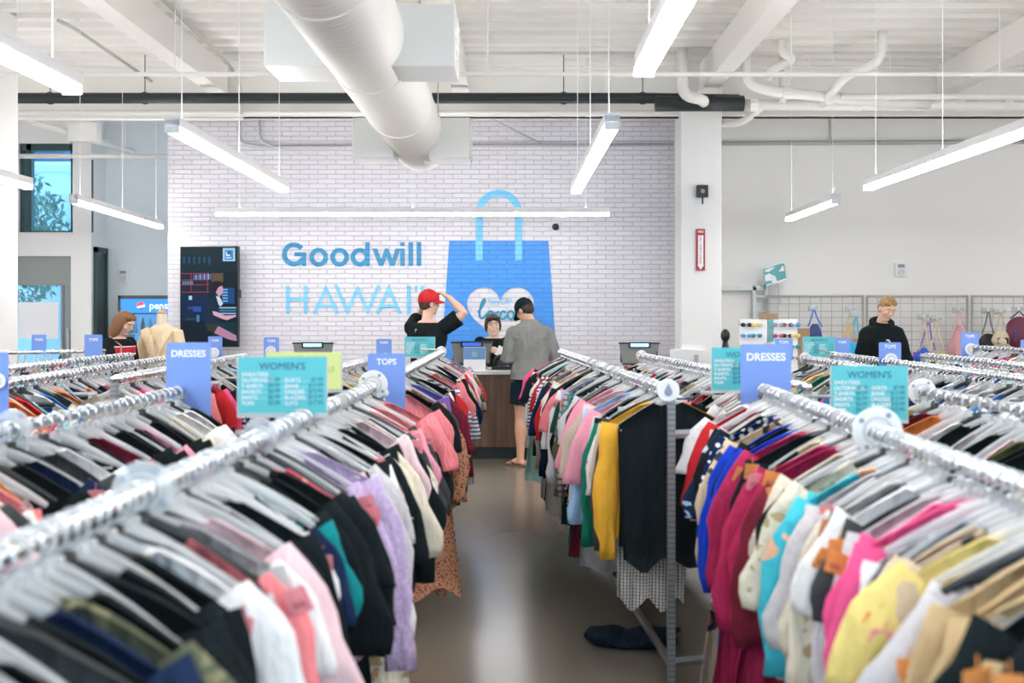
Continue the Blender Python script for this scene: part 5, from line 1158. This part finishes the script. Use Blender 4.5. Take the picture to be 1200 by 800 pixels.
fill_rail('B', 'counter-end rail', 66, [
 (0,'coral pink','tee'),(.02,'black','tee'),(.035,'leopard-print','caftan'),(.05,'leopard-print','caftan'),(.08,'rust','blouse'),(.1,'coral pink','tank'),(.13,'purple','shirt'),(.16,'aqua','shirt'),(.19,'dark plaid','shirt'),(.21,'white','tee'),(.24,'black','shirt'),(.27,'red','tee'),(.3,'charcoal','tank'),(.33,'cream','tee'),
 (.36,'olive yellow','blouse'),(.39,'dark green','shirt'),(.42,'white','blouse'),(.45,'coral pink','tee'),(.48,'maroon','shirt'),(.52,'olive yellow','tee'),(.56,'black','tee'),(.6,'grey','shirt'),(.64,'pale pink','tee'),(.68,'navy','shirt'),(.72,'red','tee'),(.77,'navy','blouse'),(.82,'black','shirt'),(.87,'pink','tee'),(.92,'striped','tee'),(.97,'pale pink','blouse')],
 rnd, PTAG, .12, sgn=1, start=.01, j0=.7, hmax=0)
fill_rail('C', 'drop-disc rail', 84, [
 (0.0000,'black','tunic'),(0.0120,'black','tunic'),(0.0241,'mustard yellow','shirt'),(0.0361,'charcoal','shirt'),(0.0482,'black and white printed','trousers'),(0.0602,'beige','shirt'),(0.0723,'red-flowered white','blouse'),(0.0843,'green','shirt'),(0.0964,'black','shirt'),(0.1084,'pale grey','shirt'),(0.1205,'pink','blouse'),(0.1325,'light blue','shirt'),(0.1446,'coral pink','shirt'),(0.1566,'dark floral','shirt'),(0.1687,'pink','shirt'),(0.1807,'pale pink','shirt'),(0.1928,'black','shirt'),
 (.22,'pink','blouse'),(.24,'pale pink','shirt'),(.26,'maroon','dress'),(.28,'black','tee'),(.3,'black dotted','shirt'),(.32,'light blue','shirt'),(.34,'charcoal','dress'),(.36,'teal','dress'),(.38,'grey plaid','shirt'),(.4,'grey plaid','shirt'),(.42,'lavender','shirt'),(.44,'white','shirt'),(.46,'coral pink','tee'),(.48,'white','blouse'),(.5,'cream','shirt'),(.53,'black','shirt'),
 (.56,'white','tee'),(.59,'red','shirt'),(.62,'black','shirt'),(.65,'beige','shirt'),(.68,'black','dress'),(.71,'striped','tee'),(.74,'navy','shirt'),(.77,'red','tee'),(.8,'teal','shirt'),(.83,'white','tee'),(.86,'pale yellow','tee'),(.89,'navy','tee'),(.92,'mint','shirt'),(.95,'mint','maxi'),(.98,'hot pink','tee')],
 rnd, PTAG, .1, sgn=-1, start=.008, j0=.6, hmax=48)
fill_rail('D', 'orange-tag rail', 84, [
 (0.0000,'black','shirt'),(0.0120,'black','blouse'),(0.0241,'black','shirt'),(0.0361,'black','tee'),(0.0482,'black','shirt'),(0.0602,'black','shirt'),(0.0723,'black','blouse'),(0.0843,'black','shirt'),(0.0964,'tan','shirt'),(0.1084,'black','shirt'),(0.1205,'black','tee'),(0.1325,'tan','shirt'),(0.1446,'tan','dress'),(0.1566,'tan','shirt'),(0.1687,'tan','shirt'),(0.1807,'pale grey','blouse'),(0.1928,'pale grey','blouse'),(0.2048,'white','tank'),(0.2169,'pale yellow','tee'),(0.2289,'tan floral','blouse'),(0.2410,'tan floral','blouse'),(0.2530,'cream','blouse'),(0.2651,'navy','tee'),(0.2771,'white','shirt'),(0.2892,'hot pink','shirt'),(0.3012,'white','tank'),(0.3133,'hot pink','tee'),(0.3253,'pale grey','shirt'),(0.3373,'charcoal','dress'),(0.3494,'pale grey','shirt'),(0.3614,'white','tee'),(0.3735,'cream floral','blouse'),(0.3855,'charcoal','dress'),(0.3976,'pale grey','shirt'),(0.4096,'cream','blouse'),(0.4217,'white','tank'),(0.4337,'pale grey','blouse'),
 (0.4458,'pale grey','shirt'),(0.4578,'turquoise floral','caftan'),(0.4699,'turquoise floral','dress'),(0.4819,'turquoise floral','caftan'),(0.4940,'cream floral','blouse'),(0.5060,'cream','blouse'),(0.5181,'black','tee'),(0.5301,'white','tank'),(0.5422,'cream','tee'),(0.5542,'maroon','caftan'),(0.5663,'crimson','caftan'),(0.5783,'black','shirt'),(0.5904,'crimson','caftan'),(0.6024,'white','tank'),(0.6145,'green floral','caftan'),(0.6265,'black','tee'),(0.6386,'green floral','caftan'),(0.6506,'dark green','maxi'),(0.6627,'black','shirt'),(0.6747,'crimson','caftan'),(0.6867,'hot pink','tee'),(0.6988,'crimson','caftan'),(0.7108,'white','tank'),(0.7229,'royal blue','caftan'),(0.7349,'royal blue','caftan'),(0.7470,'black','tee'),(0.7590,'royal blue','caftan'),(0.7711,'tan floral','dress'),(0.7831,'cream','tank'),(0.7952,'tan floral','caftan'),(0.8072,'navy dotted','dress'),(0.8193,'navy dotted','caftan'),(0.8313,'white','tank'),(0.8434,'navy dotted','caftan'),(0.8554,'navy floral','dress'),(0.8675,'black','tee'),(0.8795,'navy floral','blouse'),(0.8916,'white','shirt'),(0.9036,'pale pink','blouse'),(0.9157,'black','tee'),(0.9277,'dark floral','shirt'),(0.9398,'red','tee'),(0.9518,'white','tank'),(0.9639,'pale pink','shirt'),(0.9759,'red','blouse'),(0.9880,'white','tee'),(1.0000,'pale pink','shirt'),],
 rnd, OTAG, .4, yawb=-.05, sgn=-1, start=.03, fill=FD)
fill_rail('A2', 'television-side DRESSES rail', 46, [
 (.4,'cream','blouse'),(.45,'mustard yellow','tank'),(.5,'black','tee'),(.55,'charcoal','tee'),(.6,'black','blouse'),(.65,'black','tee'),(.7,'red','tank'),(.75,'black','shirt'),(.8,'pink','tee'),(.85,'black','tee'),(.9,'red-flowered white','tank'),(.95,'black','shirt')],
 rnd, PTAG, .25, sgn=1, start=.12, kinds=['tee','tank','blouse','shirt'])
fill_rail('D2', 'shiny backpack-side rail', 32, [
 (.5,'black','tee'),(.55,'black','shirt'),(.62,'pale pink','blouse'),(.7,'cream floral','tank'),(.76,'black','tee'),(.82,'white','shirt'),(.86,'orange','tee'),(.89,'white','shirt'),(.92,'maroon','shirt'),(.95,'navy floral','shirt'),(.98,'olive yellow','shirt')],
 rnd, OTAG, .25, sgn=-1, start=.02, kinds=['tee','tank','blouse','shirt'])
# the many further garments and hangers on the racks behind
FAR = ['black','white','navy','charcoal','pale grey','coral pink','red','blue','light blue','aqua','hot pink','orange','beige','striped','dark floral','pale pink','teal','tan','pale yellow','navy dotted','green','cream floral']
gb = MB()
def hang_far(key, n, seq=None):
    p0, p1 = RAILS[key]; d = p1-p0; a0 = math.atan2(d.y, d.x)-PI/2; yw = 0
    for i in range(n):
        yw = .8*yw+(rnd.random()-.5)*.2
        M = Matrix.Translation(p0+d*((i+.3+.4*rnd.random())/n)) @ Matrix.Rotation(a0+yw, 4, 'Z') @ Matrix.Rotation((rnd.random()-.5)*.1, 4, 'Y')
        k = rnd.choice(['tee','shirt','tank','blouse','dress','skirt']); src = GLOW[k]; c = seq[i] if seq and i < len(seq) else rnd.choice(FAR)
        gb.add(src.v, src.f, FAR.index(c), M)
        hk = 'bar' if k == 'skirt' else 'top'; me = HBODY[hk][i%2]
        hb['b' if rnd.random() < .2 else 'c'].add([v.co for v in me.vertices], [tuple(p.vertices) for p in me.polygons], 0, M)
        me = HOOKS[i%2]; hb['m'].add([v.co for v in me.vertices], [tuple(p.vertices) for p in me.polygons], 0, M)
hang_far('E', 42, ['beige','pale pink','coral pink','hot pink','red','cream floral','orange','tan','blue','navy','light blue','aqua','white','orange','coral pink','navy','black'])
hang_far('G', 60); hang_far('H', 46); hang_far('I', 22); hang_far('B2', 34); hang_far('C2', 52, ['orange','pale pink','black','orange','tan','green','white','white','red','white','pale pink','pale grey','coral pink','tan','black'])
hang_far('J', 30); hang_far('K', 56); hang_far('L', 42); hang_far('M', 30)
o = gb.build('hanging_clothes', [PAL[c] for c in FAR], None, True); tag(o, 'mass of mixed clothes packed on the racks farther back', 'clothes', None, 'stuff')
o = empty('clothes_hangers', (0,8,RH)); tag(o, 'mass of clear and black hangers on the racks farther back', 'hangers', None, 'stuff')
for k, m, nm in (('c',CLEAR,'clear_hangers'),('b',HBLACK,'black_hangers'),('m',HCHROME,'hooks')):
    q = hb[k].build(nm, m, o, True); q.matrix_parent_inverse = Matrix.Translation(-o.location); q['kind'] = 'stuff'
# ------------------------------------------------------------------ size discs on the rails
DISC = plain('disc_white', (.82,.81,.80), .4); DROP = plain('drop_grey', (.25,.30,.38), .5)
def disc(px_, py, d, r, label, style='dots', key=None, mat=None):
    x, z = wx(px_, d), wz(py, d)
    if key:
        p0, p1 = RAILS[key]; t = (d-p0.y)/(p1.y-p0.y); x = p0.x+(p1.x-p0.x)*t; z = RH-.0
    o = empty('size_disc', (x, d, z), (rnd.random()-.5)*.5 if style != 'drop' else 0); tag(o, label, 'disc', 'round discs on the rails')
    b = MB()
    if style == 'drop': b.tube([(0,-.006,0),(0,.006,0)], r, 32)
    else: b.ring((0,0,0), RR+.001, r, -.0035, .0035, 36)
    bevel(b.build('disc_plate', mat or DISC, o), .0015, 1)
    if style == 'drop':
        pts = [(0,r*.62)]+[(r*.36*math.cos(math.radians(a)), -r*.16+r*.36*math.sin(math.radians(a))) for a in range(25, -206, -15)]
        b = MB(); b.prism(pts, -.0085, -.0058); b.build('drop_print', DROP, o)
    else:
        b = MB(); b.ring((0,0,0), r*.52, r*.60, -.005, -.0034, 30); b.build('ring_print', plain('print_grey', (.55,.56,.57), .5), o)
        for k in range(4):
            a = PI/4+k*PI/2+.2; b = MB(); b.tube([(math.cos(a)*r*.78,-.0055,math.sin(a)*r*.78),(math.cos(a)*r*.78,-.0034,math.sin(a)*r*.78)], r*.11, 10); b.build('size_dot', DROP, o)
    return o
disc(783,457,4.74,.047,'round white end disc with a grey drop on the rack end post','drop')
disc(418,453,5.12,.066,'large white disc between the WOMEN\'S and TOPS signs', key='A')
disc(1015,505,3.14,.068,'big white disc in front of the WOMEN\'S sign beside the hooded man\'s rack', key='D')
disc(1085,460,4.68,.056,'white disc at the end of the shiny rail', key='D2')
disc(516,412,9.42,.044,'small white disc at the rail end before the till', key='B')
disc(752,417,8.52,.042,'small white disc before the till by the pillar', key='C2')
disc(945,420,8.03,.042,'small white disc at a rail end below the sunglasses stand', key='J')
disc(1070,460,2.2,.06,'pale disc hung low among hangers near the camera', key='D2')
disc(68,472,3.2,.055,'frosted disc on the rail leading to the DRESSES sign', key='A2', mat=CLEAR)
disc(118,570,2.1,.055,'frosted clear divider on the pink-tag rail near the camera', key='A', mat=CLEAR)
disc(190,500,3.0,.05,'frosted clear divider on the pink-tag rail farther along', key='A', mat=CLEAR)
# ------------------------------------------------------------------ signs on the racks
SBLUE = plain('sign_periwinkle', (.19,.32,.74), .45); STEAL = plain('sign_teal', (.10,.52,.55), .4); SYEL = plain('sign_lime', (.66,.72,.26), .45); INK = plain('sign_ink', (.02,.10,.22), .5); TINK = plain('sign_teal_ink', (.02,.22,.30), .5)
def bsign(x0, y0, x1, y1, d, word, ty, label, dz=0, disc_at=None, sx=1.0, stem=None):
    cx_, cy_ = (x0+x1)/2, (y0+y1)/2; x, z = wx(cx_, d), wz(cy_, d); w, h = (x1-x0)/F*d/2, (y1-y0)/F*d/2
    o = empty('department_sign', (x, d, z), dz); tag(o, label, 'sign', 'blue rack signs')
    b = MB(); b.rbox((-w,-.002,-h),(w,.002,h), min(.012, w*.15)); b.build('panel', SBLUE, o)
    if word: text(word, w*.42*(1.0 if len(word) > 5 else 1.05), PAPER, o, (0,-.0028,wz(ty,d)-z), .03)
    b = MB(); b.tube([(0,.012,-h),(0,.012,RH-z-.02 if RH-z < -h else -h+.05)], .006, 8); b.rbox((-.02,.002,-h),(.02,.02,-h+.06), .005); b.build('clamp', STEEL, o)
    if disc_at:
        b = MB(); r = disc_at[2]/F*d; c_ = (wx(disc_at[0],d)-x, -.02, wz(disc_at[1],d)-z); b.ring(c_, r*.3, r, -.004, .004, 24); b.tube([(c_[0],-.02,c_[2]),(c_[0],0,c_[2])], r*.32, 12); b.build('end_disc', DISC, o)
        b = MB(); b.ring(c_, r*.5, r*.62, -.006, -.0038, 20); b.build('ring_print', MATS['print_grey'], o)
    return o
bsign(195,401,247,502,4.80,'DRESSES',414.5,'big blue DRESSES sign at the rail end before the television')
o = bsign(868,403,927,494,4.97,'DRESSES',418.5,'big blue DRESSES sign behind the orange-tag rail end')
o = bsign(431,414,475,500,5.28,'TOPS',424,'tall blue TOPS sign beside the WOMEN\'S and yellow-green signs')
b = MB(); b.tube([(.0,-.03,.0),(.0,-.02,.0)], .021, 20); b.tube([(.0,-.022,0),(.0,-.022,-.16)], .004, 8); b.build('rail_end', DISC, o, True, (-.008,0,-.012))
b = MB(); b.prism([(-.024,.0),(-.012,.03),(.0,.052),(.006,.03),(-.005,.012)], -.034, -.03); b.build('drop_print', plain('drop_teal', (.05,.36,.32), .5), o, False, (-.008,0,-.012))
bsign(-42,413,10,515,4.6,'TOPS',424,'blue rack sign cut off at the edge of the photo', disc_at=(0,446,9))
bsign(37,392,54.5,415,9.3,'TOPS',398,'small blue sign in front of the entrance door glass')
bsign(99,392,120,424,9.0,'TOPS',398,'small blue sign beside the shopper with red stripes')
bsign(244,394,260.5,422,8.5,'TOPS',399,'small blue sign below the television with a white disc', disc_at=(251.5,413,6))
bsign(309,395,327,425,8.9,'TOPS',399.5,'small blue sign behind the WOMEN\'S sign top edge', disc_at=(318,411,6))
bsign(441,397,459,420,8.7,'TOPS',401.5,'small blue sign standing above the tall TOPS sign')
bsign(908,397,929,420,10.2,'TOPS',401,'small blue sign peeking behind the DRESSES sign top edge')
bsign(978,396,996,422,9.4,'TOPS',401,'small blue sign beside the small teal sign and hooded man')
bsign(1030,401,1056,432,7.6,'TOPS',406,'blue sign with disc in front of the hooded man\'s chest', disc_at=(1043,421,7.5))
bsign(1126,389,1147,420,10.6,'TOPS',394,'small blue sign in front of the pink sack bag', disc_at=(1137,409,7))
bsign(1196,398,1217,430,9.8,'TOPS',403,'small blue sign below the maroon backpack at the photo edge')
def psign(cx_, cy_, w_px, h_px, d, label, to=None, head='WOMEN\'S', mat=None, rows=True, dz=0, full=True):
    x, z = wx(cx_, d), wz(cy_, d); w, h = w_px/F*d/2, h_px/F*d/2
    o = empty('price_sign', (x, d, z), dz); tag(o, label, 'sign', 'price list signs')
    b = MB(); b.box((-w,-.002,-h),(w,.001,h)); b.build('panel', mat or STEAL, o)
    b = MB(); b.box((-w-.004,-.004,-h-.014),(w+.004,.004,-h)); b.box((-w-.004,-.0035,-h),(-w,.0035,h)); b.box((w,-.0035,-h),(w+.004,.0035,h)); b.build('holder', plastic_mat('holder_plastic', (.8,.82,.82), .5) if 'holder_plastic' not in MATS else MATS['holder_plastic'], o)
    b = MB(); b.tube([(0,.008,-h-.01),(0,.008,(to[2] if to else RH)-z+.0)], .007, 8)
    if to: b.tube([(0,.008,to[2]-z),(to[0]-x,to[1]-d,to[2]-z)], .007, 8)
    b.rbox((-.022,-.006,-h-.05),(.022,.02,-h-.012), .005); b.build('stem', STEEL, o)
    text(head, h*.36, INK if not mat else plain('lime_ink', (.42,.5,.2), .5), o, (0,-.003,h*.66), .0, 'CENTER', 'heading')
    if rows:
        for xx, al, t_, m_, in ((-.93,'LEFT','SWEATERS/\nOUTERWEAR\nT-SHIRTS\nSHORTS\nPANTS\nTOPS',PAPER),(.05,'LEFT','SKIRTS\nJEANS\nDRESSES\nBLAZERS\nSUITS',PAPER),(-.05,'RIGHT','$6.99\n$4.99\n$6.99\n$6.99\n$5.49',TINK),(.93,'RIGHT','$7.49\n$11.99\n$12.99\n$12.99\n$17.99',TINK)):
            me = text_mesh(t_, h*.19, .012, al, .0004); ys = [v.co.y for v in me.vertices]; me.transform(Matrix.Translation((0,-min(ys),0))); me.transform(Matrix.Diagonal((1,1.08,1,1))); me.transform(UP)
            part('lettering', me, m_, o, (xx*w,-.003,-h*.72))
        b = MB()
        for k in range(4): b.box((-w*.93,-.0027,-h*.47+k*h*.205-.0006),(w*.93,-.002,-h*.47+k*h*.205+.0006))
        b.build('rule_lines', plain('rule_white', (.45,.72,.74), .5), o)
    return o
psign(331,451,103,66,3.62,'teal WOMEN\'S price sign on the pink-tag rail', to=(-.666,3.62,RH+.016))
o = psign(356,434,88,43,4.45,'yellow-green sign half hidden behind the teal WOMEN\'S sign', to=(-.655,4.45,RH+.016), head='OVER OUR', mat=SYEL, rows=False)
text('DEALS', .028, MATS['lime_ink'], o, (.08,-.003,.004), .02)
psign(1018.5,460,89,63,4.22,'teal WOMEN\'S price sign behind the big white disc, below the hooded man', to=(1.037,4.22,RH+.016))
psign(871,432,74,50,5.25,'teal WOMEN\'S sign half covered by the DRESSES sign near the pillar', to=(1.245,5.25,RH+.016))
psign(492,406,35,23,9.46,'small teal price sign below the red-capped customer', to=(-.62,9.38,RH+.016))
psign(959.5,406,37,23,9.3,'small teal price sign below the navy rope bag', to=(2.43,8.6,RH+.016))
# ------------------------------------------------------------------ fallen cloth under the drop-disc rack
b = MB(); r_ = random.Random(5)
for k in range(16): b.ell((.55+.26*(r_.random()-.5)*1.3, 5.45+.16*(r_.random()-.5), .025+.02*r_.random()), (.07+.06*r_.random(), .05+.03*r_.random(), .018+.022*r_.random()), 12, 8, R=Euler((r_.random()*.5,r_.random()*.5,r_.random()*3)).to_matrix())
b.ell((.55,5.45,.02),(.16,.09,.025)); me = bake(b, .008, 1); me.materials.append(fabric('fallen_navy', (.015,.025,.04))); tag(link('fallen_garment', me), 'dark navy garment fallen on the floor under the drop-disc rail', 'garment')
# ------------------------------------------------------------------ light from outside, camera
w = bpy.data.worlds.new('world'); SC.world = w; w.use_nodes = True
bg = w.node_tree.nodes['Background']; bg.inputs[0].default_value = (.55,.78,1,1); bg.inputs[1].default_value = 1.5
cam = bpy.data.cameras.new('camera'); co = bpy.data.objects.new('camera', cam); COL.objects.link(co); SC.camera = co
co.location = (0,0,CAMZ); co.rotation_euler = (PI/2,0,0)
cam.sensor_width = 36; cam.lens = F/1200*36; cam.shift_x = -(CX-600)/1200; cam.shift_y = -(400-CY)/1200
cam.clip_start = .05; cam.clip_end = 200
cam.dof.use_dof = True; cam.dof.focus_distance = 10.5; cam.dof.aperture_fstop = 2.8
SC.view_settings.view_transform = 'Standard'; SC.view_settings.look = 'None'; SC.view_settings.gamma = 1; SC.view_settings.use_curve_mapping = False
SC.view_settings.exposure = 1.0
SC.cycles.use_denoising = True; SC.cycles.max_bounces = 10; SC.cycles.diffuse_bounces = 5; SC.cycles.glossy_bounces = 4
SC.cycles.transparent_max_bounces = 24; SC.cycles.sample_clamp_indirect = 6; SC.cycles.caustics_reflective = False; SC.cycles.caustics_refractive = False
